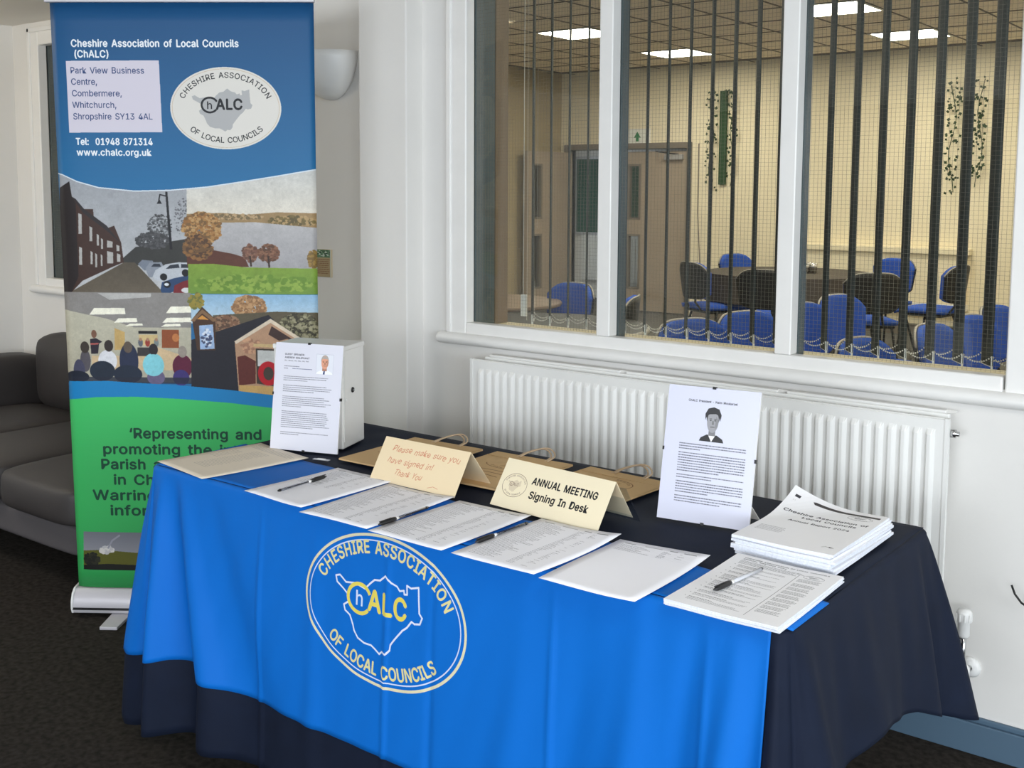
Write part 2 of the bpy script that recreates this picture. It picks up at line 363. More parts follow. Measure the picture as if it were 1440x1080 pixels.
# windows in the wall: white gloss frame towards us, dark painted frame behind the glass
def window(name, x0, x1, z0, z1, mull, label):
    r = thing(name, (0, 0, 0), kind='structure', label=label)
    f = MB(); yf = D-.012; yg = D+.036
    sw = .034
    f.box(x0-.045, x0+sw, yf, yg, z0-.02, z1+.045).box(x1-sw+.005, x1+.045, yf, yg, z0-.02, z1+.045).box(x0+sw, x1-sw, yf, yg, z1-sw, z1+.045).box(x0+sw, x1-sw, yf, yg, z0-.02, z0+sw)
    f.build('window_frame', M['gloss'], r, bevel=.006, seg=3)
    # raised outer bead
    MB().box(x0-.052, x0-.03, yf-.008, D, z0-.005, z1+.052).box(x1+.03, x1+.052, yf-.008, D, z0-.005, z1+.052).box(x0-.052, x1+.052, yf-.008, D, z1+.03, z1+.052).build('architrave', M['gloss'], r, bevel=.004)
    xs = [x0+sw]
    for a, b in mull:
        MB().box(a, b, yf, yg, z0+sw, z1-sw).build('mullion', M['gloss'], r, bevel=.004, seg=2)
        MB().box(a+.004, b, yg+.008, yg+.05, z0+sw-.02, z1).build('rear_mullion', M['slate'], r, bevel=.003)
        xs += [a, b]
    xs.append(x1-sw)
    d = MB(); d.box(x0+.005, x0+sw, yg+.008, yg+.115, z0, z1).box(x1-sw, x1-.005, yg+.008, yg+.105, z0, z1).box(x0+sw, x1-sw, yg+.008, yg+.05, z1-sw, z1)
    MB().box(x0-.001, x0+sw+.002, yg+.115, D+WT+.004, z0, z1).build('rear_reveal', M['brown'], r)  # cream plaster reveal; its shade is painted in as brown
    d.build('rear_frame', M['slate'], r, bevel=.003)
    MB().box(x0+sw, x1-sw, yg+.008, D+WT+.01, z0-.012, z0+.014).build('rear_ledge', M['cream'], r, bevel=.002)
    # rounded sill board
    s = MB(); pr = [(D, z0-.046)]+[(D-.012-.028*math.cos(t)*1.0, z0-.025+.021*math.sin(t)) for t in np.linspace(-PI/2, PI/2, 9)]+[(D, z0-.004)]
    n = len(pr)
    vs = [(x0-.085, y, z) for y, z in pr]+[(x1+.2, y, z) for y, z in pr]
    s.add(vs, [(i, i+1, n+i+1, n+i) for i in range(n-1)]+[tuple(range(n))[::-1], tuple(range(n, 2*n))])
    s.build('window_sill', M['gloss'], r, bevel=.006, seg=3)
    for i in range(0, len(xs), 2):
        a, b = xs[i], xs[i+1]
        MB().box(a-.004, b+.004, yg, yg+.006, z0+sw-.004, z1-sw+.004).build('pane', M['glass'], r)
        w = MB(); p = .0118; t = .00025; yw = yg+.0075
        k = a+p*.6
        while k < b: w.box(k-t, k+t, yw, yw+.0006, z0+sw, z1-sw); k += p
        k = z0+sw+p*.4
        while k < z1-sw: w.box(a, b, yw, yw+.0006, k-t, k+t); k += p
        tag(w.build('wire_mesh', M['wire'], r, recalc=False), kind='stuff')
    return r
window('window_1', W1[0], W1[1], W1[2], W1[3], [(-1.943, -1.893), (-1.332, -1.282)], 'white framed internal window of three wired glass panes')
window('window_2', W2[0], W2[1], W2[2], W2[3], [(-4.65, -4.6)], 'white framed internal window behind the sofa')

# vertical blinds hung on the far side of the glass
def blind(x_first, n, pitch, ang, width, z0, z1, label, y=D+.155, controls=True):
    r = thing('vertical_blind', (x_first, y, z0), label=label, cat='blind')
    u = Vector((math.cos(ang), math.sin(ang), 0)); nn = Vector((-u.y, u.x, 0))
    def slat_mesh(mb):
        def fn(a, b):
            s = (a-.5)*width; c = .006*(1-(2*a-1)**2)
            return u*s+nn*c+Vector((0, 0, .004+(z1-z0)*b))
        return mb.grid(fn, 4, 1)
    sm = slat_mesh(MB()).mesh('slat'); sm.materials.append(M['slat']); sm.polygons.foreach_set('use_smooth', [True]*len(sm.polygons))
    e = -u*(width/2-.004)
    wm = MB().box(-width/2+.002, width/2-.002, -.0022, .0022, 0, .008, Matrix.Rotation(ang, 4, 'Z')).mesh('slat_weight'); wm.materials.append(M['white'])
    cm = MB().box(e.x-.0022, e.x+.0022, e.y-.003, e.y+.003, -.004, .030).mesh('weight_clip'); cm.materials.append(M['white'])
    for k in range(n):
        for nm, me in (('slat', sm), ('slat_weight', wm), ('weight_clip', cm)):
            o = bpy.data.objects.new(nm, me); COL.objects.link(o); o.parent = r; o.location = (k*pitch, 0, 0)
            if nm == 'slat': md = o.modifiers.new('t', 'SOLIDIFY'); md.thickness = .0012; md.offset = 0
    # bead chains: small beads between neighbouring slats
    for side in (-1, 1):
        cb = MB(); ee = u*(side*(width/2-.004))
        for k in range(n-1):
            sag = .019+.003*math.sin(k*2.3)
            N = 13
            for j in range(N):
                t = (j+.5)/N; x = ee.x+(k+t)*pitch; z = .030-sag*4*t*(1-t)
                q = .0029
                c = Vector((x, ee.y, z))
                vs = [c+Vector(d)*q for d in ((1,0,0),(-1,0,0),(0,1,0),(0,-1,0),(0,0,1),(0,0,-1))]
                cb.add(vs, [(0,2,4),(2,1,4),(1,3,4),(3,0,4),(2,0,5),(1,2,5),(3,1,5),(0,3,5)])
        tag(cb.build('bead_chain', M['chain'], r, smooth=True, recalc=False), kind='stuff')
    MB().box(-.06, n*pitch, -.022, .022, z1-z0+.01, z1-z0+.045).build('head_rail', M['alu'], r, bevel=.003)
    return r
xf = -.742-21*.0762+.0445*.545
b1 = blind(xf, 22, .0762, math.radians(123), .089, 1.010, 2.14, 'charcoal vertical blind turned open behind the three pane window')
def cord(dx, dy, z0, z1, beads, parent):
    m_ = MB()
    if beads:
        z = z0
        while z < z1:
            q = .0019; c = Vector((dx, dy, z)); vs = [c+Vector(d)*q for d in ((1,0,0),(-1,0,0),(0,1,0),(0,-1,0),(0,0,1),(0,0,-1))]
            m_.add(vs, [(0,2,4),(2,1,4),(1,3,4),(3,0,4),(2,0,5),(1,2,5),(3,1,5),(0,3,5)]); z += .0048
    else: m_.tube([(dx, dy, z0), (dx, dy, z1)], .0011, 5)
    m_.build('control_chain' if beads else 'pull_cord', M['chain'], parent, recalc=False)
cord(-.066, .03, .07, 1.17, False, b1); cord(-.050, .03, .0, 1.17, True, b1); cord(-.018, .045, .33, 1.17, True, b1); cord(-.008, .02, .0, .14, True, b1)
MB().box(-.074, -.050, .024, .034, .012, .09).build('cord_weight', M['white'], b1, bevel=.002, seg=2)
blind(-5.235, 17, .076, math.radians(12), .089, 1.0, 2.15, 'closed charcoal vertical blind behind the window by the sofa', y=D+.15)

# ------------------------------------------------------------------ the room beyond the glass
YF = 11.5; XF = -8.1; ZF = 2.88; XR = .6
struct(MB().box(XF-1.2, XR, D+WT, YF+1.7, -.05, 0).build('floor_far', M['floor2']))
# far wall with the double doorway
DX0, DX1, DZ = -7.98, -6.31, 1.95
fw = MB().box(XF, DX0, YF, YF+.15, 0, ZF+.1).box(DX1, XR, YF, YF+.15, 0, ZF+.1).box(DX0, DX1, YF, YF+.15, DZ, ZF+.1)
struct(fw.build('wall_far', M['cream']), 'cream far wall of the room beyond')
struct(MB().box(XF-.1, XF, D+WT, YF, 0, ZF+.1).build('wall_far_left', M['dimwall']))
struct(MB().box(XR, XR+.1, D+WT, YF, 0, ZF+.1).build('wall_far_right', M['cream']))
struct(MB().box(XF-.6, DX1+.6, YF+1.1, YF+1.2, 0, ZF).box(XF-.7, XF-.6, YF+.15, YF+1.2, 0, ZF).box(DX1+.6, DX1+.7, YF+.15, YF+1.2, 0, ZF).box(XF-.7, DX1+.7, YF+.15, YF+1.2, 2.5, 2.55).build('wall_corridor', M['wall']))
struct(MB().box(-2.6, XR, YF-.02, YF, 0, .1).box(-6.2, -2.6, YF-.02, YF, 0, .1).build('baseboard_far', M['doorframe']))
# suspended ceiling of separate tiles
cf = MB().box(XF, XR, D+WT, YF, ZF+.02, ZF+.06).build('ceiling_far', M['tgrid']); struct(cf, 'suspended tile ceiling of the far room')
def rect_mesh(name, x, y, z0, z1, bev, material):
    mb = MB(); vs = [(sx*x/2, sy*y/2, z1) for sx, sy in ((-1,-1),(1,-1),(1,1),(-1,1))]+[(sx*(x/2), sy*(y/2), z0+bev) for sx, sy in ((-1,-1),(1,-1),(1,1),(-1,1))]+[(sx*(x/2-bev), sy*(y/2-bev), z0) for sx, sy in ((-1,-1),(1,-1),(1,1),(-1,1))]
    fs = [(3,2,1,0),(8,9,10,11)]+[(i,(i+1)%4,4+(i+1)%4,4+i) for i in range(4)]+[(4+i,4+(i+1)%4,8+(i+1)%4,8+i) for i in range(4)]
    me = mb.add(vs, fs).mesh(name); me.materials.append(material); return me
tm = rect_mesh('ceiling_tile', .588, .588, ZF+.002, ZF+.022, .004, M['tile'])
gx0, gy0 = -8.5, 3.4
LP = [(4, 8), (4, 11)]+[(i, j) for i in (8, 12) for j in (2, 5, 8, 11)]
for i in range(15):
    for j in range(14):
        x, y = gx0+.6*(i+.5), gy0+.6*(j+.5)
        if x < XF+.2 or x > XR-.2 or y > YF-.3 or y < D+WT+.3: continue
        if (i, j) in LP: continue
        o = bpy.data.objects.new('ceiling_tile', tm); COL.objects.link(o); o.location = (x, y, 0); o.parent = cf
names = {(4,8): 'lit square ceiling panel seen through the left pane', (4,11): 'lit square ceiling panel seen through the middle pane', (8,8): 'lit ceiling panel cut by the top of the right pane', (8,11): 'lit square ceiling panel seen through the right pane'}
pm = rect_mesh('diffuser', .54, .54, -.004, .012, .003, M['panel'])
fm = MB().box(-.295, .295, -.295, -.27, -.006, .02).box(-.295, .295, .27, .295, -.006, .02).box(-.295, -.27, -.27, .27, -.006, .02).box(.27, .295, -.27, .27, -.006, .02).mesh('panel_frame'); fm.materials.append(M['white'])
for i, j in LP:
    vis = (i, j) in names
    r = thing('ceiling_light', (gx0+.6*(i+.5), gy0+.6*(j+.5), ZF), label=names.get((i, j), 'square ceiling light panel of the far room out of the view'), cat='ceiling light', group='ceiling light panels of the far room')
    for nm, me in (('diffuser', pm), ('panel_frame', fm)):
        o = bpy.data.objects.new(nm, me); COL.objects.link(o); o.parent = r
o = MB().lathe([(0, -.02), (.035, -.02), (.045, -.006), (.05, 0)], 16).build('downlight', M['panel'], loc=(-5.95, 7.55, ZF)); tag(o, 'small round lit ceiling spot left of the panel', 'ceiling light')

tb_ = MB()
for i in range(16): tb_.box(gx0+.6*i-.007, gx0+.6*i+.007, D+WT, YF, ZF-.003, ZF+.003)
for j in range(15): tb_.box(XF, XR, gy0+.6*j-.007, gy0+.6*j+.007, ZF-.0035, ZF+.003)
tb_.build('ceiling_grid', M['tgrid'], cf)
# doors
dr = thing('door_1', (DX1, YF+.05, 0), kind='structure', label='closed taupe door leaf with two narrow vision panels')
def leaf(parent, w, side):
    # leaf from x=0 to side*w, vision panel openings near the free edge
    a, b = sorted((0, side*w)); v0, v1 = sorted((side*(w-.28), side*(w-.12)))
    if side < 0: v0, v1 = -w+.12, -w+.28
    mb = MB().box(a, v0, -.022, .022, 0.01, DZ-.03).box(v1, b, -.022, .022, .01, DZ-.03).box(v0, v1, -.022, .022, .01, .28).box(v0, v1, -.022, .022, .92, 1.12).box(v0, v1, -.022, .022, 1.76, DZ-.03)
    mb.build('leaf', M['door'], parent)
    for z0, z1 in ((.28, .92), (1.12, 1.76)):
        p = MB().box(v0, v1, -.006, .006, z0, z1).build('vision_panel', M['glass'], parent)
        g = MB()
        for q in (v0, v1): g.box(q-.012, q+.012, -.028, .028, z0-.012, z1+.012)
        for q in (z0, z1): g.box(v0, v1, -.028, .028, q-.012, q+.012)
        g.build('beading', M['doorframe'], p)
leaf(dr, .93, -1)
MB().box(-.30, -.06, -.075, -.022, DZ-.13, DZ-.07).build('door_closer', M['alu'], dr, bevel=.006)
MB().tube([(-.12, -.05, DZ-.07), (-.3, -.16, DZ-.045), (-.42, -.05, DZ-.03)], .008, 6).build('closer_arm', M['plasticblk'], dr)
MB().box(-.86, -.83, -.04, -.022, .9, 1.1).build('push_plate', M['alu'], dr)
d2 = thing('door_2', (DX0+.03, YF-.0, 0), rz=-PI/2, kind='structure', label='open taupe door leaf folded back beside the doorway')
leaf(d2, .93, 1)
MB().tube([(.86, -.022, 1.0), (.86, -.07, 1.0), (.78, -.07, 1.0)], .01, 6).build('door_handle', M['alu'], d2)
MB().box(.42, .47, -.026, -.022, .75, .9).build('door_sign', M['white'], d2)
MB().box(.05, .2, -.075, -.022, DZ-.13, DZ-.08).build('door_closer', M['alu'], d2, bevel=.005)
fr = MB().box(DX0-.06, DX0, YF-.03, YF+.16, 0, DZ+.07).box(DX1, DX1+.06, YF-.03, YF+.16, 0, DZ+.07).box(DX0, DX1, YF-.03, YF+.16, DZ, DZ+.07)
struct(fr.build('door_frame', M['doorframe'], bevel=.01), 'taupe frame round the far double doors')
# corridor beyond the door: notice board above a light panel
nb = thing('notice_board', (-8.14, YF+1.08, 1.31), label='green baize notice board seen through the open doorway', cat='notice board')
MB().box(-.44, .6, -.02, 0, -.42, .56).build('board', M['green'], nb)
MB().box(-.47, .63, -.03, .0, -.46, -.42).box(-.47, .63, -.03, 0, .56, .6).box(-.47, -.44, -.03, 0, -.42, .56).box(.6, .63, -.03, 0, -.42, .56).build('frame', M['alu'], nb, bevel=.003)
cr = thing('corridor_radiator', (-7.95, YF+1.06, .25), label='white radiator under the green notice board in the corridor', cat='radiator')
c_ = MB().box(-.5, .6, -.05, 0, 0, .6)
for k in range(22): c_.box(-.48+k*.05, -.455+k*.05, -.058, -.05, .03, .57)
c_.build('panel', M['rad'], cr, bevel=.002)

# exit sign
es = Art(200, 100, 2, (236, 238, 232)); es.poly([(70, 60), (100, 15), (130, 60), (112, 60), (112, 88), (88, 88), (88, 60)], (50, 130, 80))
sg = thing('exit_sign', (-6.98, YF-.012, 2.10), label='small white sign with a green arrow above the far door', cat='sign')
MB().box(-.17, .17, -.005, .012, -.09, .09).build('plate', M['white'], sg, bevel=.002)
f_ = MB().grid(lambda a, b: (-.16+.32*a, -.0065, -.08+.16*b), 1, 1).build('arrow_print', print_mat('exit sign print', es), sg, recalc=False)
# thin alarm bar / cable down the wall by the door
tag(MB().tube([(-6.16, YF-.012, 2.0), (-6.155, YF-.014, 1.2), (-6.10, YF-.012, .4), (-6.08, YF-.012, .1)], .006, 6).build('wall_cable', M['doorframe']), 'thin dark cable hanging down beside the far door', 'cable')
# ivy garlands on wooden strips
def garland(x, label, seed):
    rs = random.Random(seed)
    r = thing('ivy_garland', (x, YF-.02, 1.5), label=label, cat='garland', group='ivy garlands on the far wall')
    MB().box(-.045, .045, -.012, .012, .03, 1.08).build('backing_strip', M['stalk'], r, bevel=.003)
    for s in (-1, 1):
        pts = [(s*(.13+.03*math.sin(k*.9+seed)), -.03, 1.06-k*.105-(0.05 if s < 0 else 0)) for k in range(11)]
        MB().tube(pts, .004, 5).build('vine', M['leaf'], r)
    mb = MB()
    for k in range(170):
        s = -1 if k % 2 else 1
        z = rs.uniform(-.06 if s < 0 else .1, 1.08); c = Vector((s*rs.uniform(.05, .19), -.035-rs.uniform(0, .04), z)); q = rs.uniform(.011, .022)
        R = Matrix.Rotation(rs.uniform(0, 6), 3, 'Y') @ Matrix.Rotation(rs.uniform(-.7, .7), 3, 'X')
        vs = [c+R@Vector(p)*q for p in ((0,0,1.2),(.5,-.1,.5),(1,0,.3),(.5,0,-.3),(0,.15,-1),(-.5,0,-.3),(-1,0,.3),(-.5,-.1,.5))]
        mb.add(vs, [(0,1,7),(1,2,3),(1,3,4,5),(7,1,5),(7,5,6)])
    tag(mb.build('leaves', M['leaf'], r, recalc=False), kind='stuff')
garland(-5.85, 'ivy garland on the cream wall beside the far door', 1)
garland(-3.2, 'ivy garland on the cream wall seen through the right pane', 2)
# long low radiator cover under a rail
rc = thing('radiator_cover', (-4.0, YF, 0), label='long cream radiator cover under the ivy on the far wall', cat='radiator cover')
MB().box(-1.1, .86, -.1, 0, .34, .84).build('cover', M['cream'], rc, bevel=.006)
MB().box(-1.12, .9, -.13, 0, .84, .9).build('top_shelf', M['cream'], rc, bevel=.006)
MB().box(-1.1, .88, -.125, 0, .28, .34).build('bottom_rail', M['gloss'], rc, bevel=.004)
tag(MB().box(-5.3, -1.0, YF-.06, YF, .12, .18).build('wall_trunking', M['cream'], bevel=.004), 'cream cable trunking low along the far wall', 'trunking')

# ------------------------------------------------------------------ radiator under the window
def radiator():
    x0, x1, z0, z1 = -2.385, -.815, .31, .902; yf = D-.112
    r = thing('radiator', (0, 0, 0), label='long white ribbed panel radiator under the window behind the table', cat='radiator')
    mb = MB(); n = 46; p = (x1-x0-.05)/n; xs = [x0]; hs = [0]
    for k in range(n):
        for t, h in ((.12, 0), (.24, .8), (.32, 1), (.56, 1), (.66, .8), (.86, 0)):
            xs.append(x0+.025+(k+t)*p); hs.append(h)
    xs.append(x1); hs.append(0)
    zs = [(z0, 0), (z0+.028, 0), (z0+.045, 1), (z1-.045, 1), (z1-.030, 0), (z1-.004, 0)]
    nx = len(xs); vs = [(x, yf+.0085-.0085*h*f, z) for z, f in zs for x, h in zip(xs, hs)]
    vs += [(x, yf+.016, z1) for x in xs]
    fs = [(j*nx+i, j*nx+i+1, (j+1)*nx+i+1, (j+1)*nx+i) for j in range(len(zs)) for i in range(nx-1)]
    mb.add(vs, fs); mb.box(x0, x1, yf+.012, yf+.02, z0, z1-.001)
    mb.box(x0-.004, x0+.006, yf+.006, yf+.02, z0, z1).box(x1-.006, x1+.004, yf+.006, yf+.02, z0, z1)
    mb.build('front_panel', M['rad'], r, smooth=False)
    MB().box(x0+.02, x1-.01, D-.058, D-.042, z0, z1+.004).build('rear_panel', M['rad'], r, bevel=.004)
    g = MB()
    k = x0+.05
    while k < x1-.04: g.box(k, k+.004, yf+.022, D-.06, z1-.05, z1-.006); k += .012
    tag(g.build('convector_fins', M['radgrille'], r), kind='stuff')
    for a, b in ((-2.345, -1.825), (-1.80, -1.30), (-1.27, -.835)):
        s = MB().box(a, b, D-.056, D-.032, z1+.004, z1+.012)
        s.add([(b, D-.056, z1+.004), (b+.022, D-.05, z1+.006), (b+.03, D-.044, z1+.012), (b, D-.04, z1+.012)], [(0, 1, 2, 3)])
        s.build('top_strip', M['gloss'], r, bevel=.002)
    MB().lathe([(0, 0), (.011, 0), (.011, .012), (.007, .014), (.007, .02), (0, .021)], 12).build('bleed_plug', M['chrome'], r, smooth=True, loc=(x1+.004, yf+.028, z1-.04)).rotation_euler = (0, PI/2, 0)
    MB().tube([(x1-.02, yf+.03, z0+.03), (x1+.052, yf+.03, z0+.03)], .010, 10).build('valve_tail', M['chrome'], r, smooth=True)
    v = MB().lathe([(0, -.016), (.012, -.016), (.015, -.010), (.015, .022), (.0185, .026), (.0185, .050), (.016, .056), (0, .058)], 20).build('thermostat_head', M['white'], r, smooth=True, loc=(x1+.056, yf+.03, z0+.043))
    for k in range(10):
        a = k*PI/5
        MB().box(-.0015, .0015, -.0015, .0015, .036, .056).build('head_rib', M['white'], v, loc=(.0188*math.cos(a), .0188*math.sin(a), -.008))
    MB().tube([(x1+.056, yf+.03, z0+.045), (x1+.056, yf+.03, z0-.055), (x1+.056, yf+.05, z0-.075), (x1+.056, D, z0-.08)], .0075, 10).build('supply_pipe', M['chrome'], r, smooth=True)
    MB().lathe([(0, -.02), (.012, -.02), (.019, -.01), (.019, .012), (.012, .02), (0, .02)], 16).build('lockshield_elbow', M['white'], r, smooth=True, loc=(x1+.056, yf+.03, z0-.065))
    c = MB().lathe([(.008, 0), (.026, 0), (.028, .004), (.02, .012), (.008, .014)], 20).build('pipe_collar', M['white'], r, smooth=True, loc=(x1+.056, D, z0-.08)); c.rotation_euler = (PI/2, 0, 0)
radiator()

# ------------------------------------------------------------------ table and its two cloths
TX0, TX1, TY0, TY1, TZ = -2.52, -.722, 1.70, 2.45, .735
tb = thing('trestle_table', ((TX0+TX1)/2, (TY0+TY1)/2, 0), label='rectangular folding table hidden under the black and blue cloths', cat='table')
MB().box(-.89, .89, -.365, .365, .705, TZ-.002).build('table_top', M['table'], tb, bevel=.006)
for sx in (-.7, .7):
    for sy in (-.26, .26): MB().tube([(sx, sy, .705), (sx*1.03, sy*1.05, .012)], .0125, 8).build('leg', M['steel'], tb, smooth=True)
    MB().tube([(sx*1.02, -.27, .15), (sx*1.02, .27, .15)], .01, 8).build('stretcher', M['steel'], tb, smooth=True)
RR = .012; NF = 320
def cloth_path(inset=0):
    """ perimeter of the table top: (point, normal, length along the hem) from back-left round the front to back-left """
    x0, x1, y0, y1 = TX0+RR, TX1-RR, TY0+RR, TY1-RR; rc = .02; P = []; S = 0; ca = .24
    def side(a, b, n, nrm):
        nonlocal S
        L = (Vector(b)-Vector(a)).length
        for k in range(n): P.append((Vector(a).lerp(Vector(b), k/n), Vector(nrm), S+L*k/n, 0))
        S += L
    def corner(c, a0):
        nonlocal S
        for k in range(16):
            a = math.radians(a0+90*k/16); d = Vector((math.cos(a), math.sin(a))); P.append((Vector(c)+d*rc, d, S+ca*k/16, math.sin(PI*k/16)**1.0))
        S += ca
    side((x0, y1-rc), (x0, y0+rc), 44, (-1, 0)); corner((x0+rc, y0+rc), 180)
    side((x0+rc, y0), (x1-rc, y0), NF, (0, -1)); corner((x1-rc, y0+rc), 270)
    side((x1, y0+rc), (x1, y1-rc), 60, (1, 0)); corner((x1-rc, y1-rc), 0)
    side((x1-rc, y1), (x0+rc, y1), 60, (0, 1)); corner((x0+rc, y1-rc), 90)
    return P, S
CP, CS = cloth_path()
LS = TY1-TY0-2*RR-.04; FS = TX1-TX0-2*RR-.04; CA = .24       # S stations: left side, front, corner
sFL = LS; sF0 = LS+CA; sF1 = sF0+FS; sR0 = sF1+CA; sR1 = sR0+LS; sB0 = sR1+CA
# folds: centre station at the hem, width, amplitude, lean of the fold towards the top
FOLDS = [(sFL+.06, .07, .035, 0), (sF0-.03, .035, -.022, 0), (sF0+.06, .04, .030, -.03), (sF0+.16, .05, -.022, -.08), (sF0+.27, .055, .022, -.16), (sF0+.42, .08, -.012, -.2),
         (sF0+.62, .03, .004, 0), (sF0+.98, .012, -.0035, 0), (sF0+1.18, .05, .006, .05), (sF0+1.32, .06, -.008, .05), (sF0+1.45, .05, .012, .04), (sF0+1.55, .04, -.012, .05), (sF0+1.64, .04, .016, .04), (sF1-.03, .03, -.010, .02),
         (sF1+.05, .05, .022, 0), (sF1+.15, .04, -.020, 0), (sR0+.02, .05, .022, 0), (sR0+.14, .06, -.012, 0), (sR0+.28, .07, .012, 0), (sR0+.44, .07, -.012, .03), (sR0+.58, .06, .014, .04), (sR1-.05, .04, -.022, 0), (sR1+.08, .06, .034, 0), (sR1+.17, .04, -.015, 0)]
HEM = [(0, .42), (sFL*.6, .55), (sFL, .66), (sFL+.12, .715), (sF0+.02, .69), (sF0+.2, .675), (sF0+.5, .68), (sF0+1.2, .62), (sF1-.1, .50), (sF1+.12, .42), (sR0+.05, .30), (sR0+.3, .285), (sR0+.5, .33), (sR1-.02, .40), (sR1+.1, .44), (sB0, .40), (sB0+.3, .36), (CS, .42)]
BASE = [(0, .10), (sFL, .09), (sFL+.12, .11), (sF0+.1, .09), (sF0+.7, .055), (sF1-.2, .06), (sF1+.1, .14), (sR0+.1, .17), (sR1-.1, .17), (sR1+.12, .19), (sB0, .06), (CS, .10)]
def lin(tab, s): return float(np.interp(s, [a for a, b in tab], [b for a, b in tab]))
def drape(p, n, S, h, lift, hem):
    """point of a cloth hanging h below the table edge at station S"""
    if h < RR*PI/2:
        a = h/RR; out = RR*math.sin(a); z = -(RR-RR*math.cos(a)); hh = 0
    else: hh = h-RR*PI/2; out = RR; z = -(RR+hh)
    f = 0
    for c, w, A, ln in FOLDS:
        t = min(1, hh/.5); cc = c+ln*(1-t); ww = w*(.45+.55*t)
        f += 1.6*A*t**.8*math.exp(-((S-cc)/ww)**2)
    out += hh*lin(BASE, S)*(1.25-.45*hh)+f+.0006*math.sin(S*71+hh*23)*min(1, hh*8)
    for c in (sF0+.43, sF0+.85, sF0+1.29, sF0+1.62): out += .0045*math.exp(-((S-c)/.007)**2)*min(1, hh*6)   # ironed creases
    q = p+n*(out+lift)
    return Vector((q.x, q.y, TZ+.005+lift+z*(1-.02*lin(BASE, S)*0)))
def hang(mb, i0, i1, hem_fn, lift, K=34, uvf=None):
    cols = []
    for i in range(i0, i1):
        p, n, S, c = CP[i % len(CP)]; hm = hem_fn(S); col = []
        for k in range(K+1):
            h = RR*PI/2*k/4 if k < 4 else RR*PI/2+(hm-RR*PI/2)*(k-4)/(K-4)
            col.append((drape(p, n, S, h, lift, hm), h, p, S))
        cols.append(col)
    vs = [c[0] for col in cols for c in col]; uv = [uvf(c[2], c[1], c[3]) if uvf else (0, 0) for col in cols for c in col]
    fs = [(a*(K+1)+k, a*(K+1)+k+1, (a+1)*(K+1)+k+1, (a+1)*(K+1)+k) for a in range(len(cols)-1) for k in range(K)]
    mb.add(vs, fs, uv)
def wrinkle(x, y): return .0008*math.sin(x*19+y*31)+.0007*math.sin(x*43-y*17+1)+.0012*math.exp(-(((x+1.62)*.3+(y-2.2))/.012)**2)
mb = MB(); hang(mb, 0, len(CP)+1, lambda S: lin(HEM, S), 0)
mb.grid(lambda a, b: (TX0+RR+(TX1-TX0-2*RR)*a, TY0+RR+(TY1-TY0-2*RR)*b, TZ+.005+(wrinkle(TX0+RR+(TX1-TX0-2*RR)*a, TY0+RR+(TY1-TY0-2*RR)*b) if 0 < a < 1 and 0 < b < 1 else 0)), 90, 38)
bc = mb.build('black_tablecloth', M['black'], smooth=True, solid=.0012, recalc=False)
tag(bc, 'black cloth draped over the whole table down to the floor', 'tablecloth')

LOGO = Art(560, 400, 3.0, (30, 98, 190), 0.0)
emblem(LOGO, 560*(.281/.56), 400*(.2/.40), 243, 168, 'cloth')
mb = MB()
ux = lambda x: (x+1.934)/.56
uvh = lambda h: 1-(h+.006)/.40
ib0 = int(44*.60)
def uvb(p, h, S): return (ux(p.x), uvh(h)) if S > sF0-.02 else (-1, -1)
hang(mb, ib0, 44+16+NF+1, lambda S: lin([(0, .47), (sFL, .50), (sFL+.12, .525), (sF0+.1, .49), (sF0+.4, .515), (sF1, .52)], S), .004, K=40, uvf=uvb)
def ybk(x): return 2.005+(1.871-2.005)*(x-TX0)/(TX1-TX0)+.004*math.sin(x*9)
mb.grid(lambda a, b: (TX0+RR+(TX1-TX0-RR)*a, TY0+RR+(ybk(TX0+(TX1-TX0)*a)-TY0-RR)*b, TZ+.0095+(wrinkle(TX0+RR+(TX1-TX0-RR)*a, TY0+RR+(ybk(TX0+(TX1-TX0)*a)-TY0-RR)*b) if 0 < a < 1 and b > 0 else 0)-(.002*max(0, (a-.985)/.015)**2)), 120, 14,
        lambda a, b: (ux(TX0+RR+(TX1-TX0-RR)*a), uvh(-(ybk(0)-TY0)*b)))
M['blue'] = print_mat('blue banner cloth', LOGO, .65, .22, base=(0, 104, 196), weave=.12)
bl = mb.build('blue_tablecloth', M['blue'], smooth=True, solid=.0014, recalc=False)
tag(bl, 'bright blue cloth with yellow oval emblem hung over the front of the black cloth', 'tablecloth')

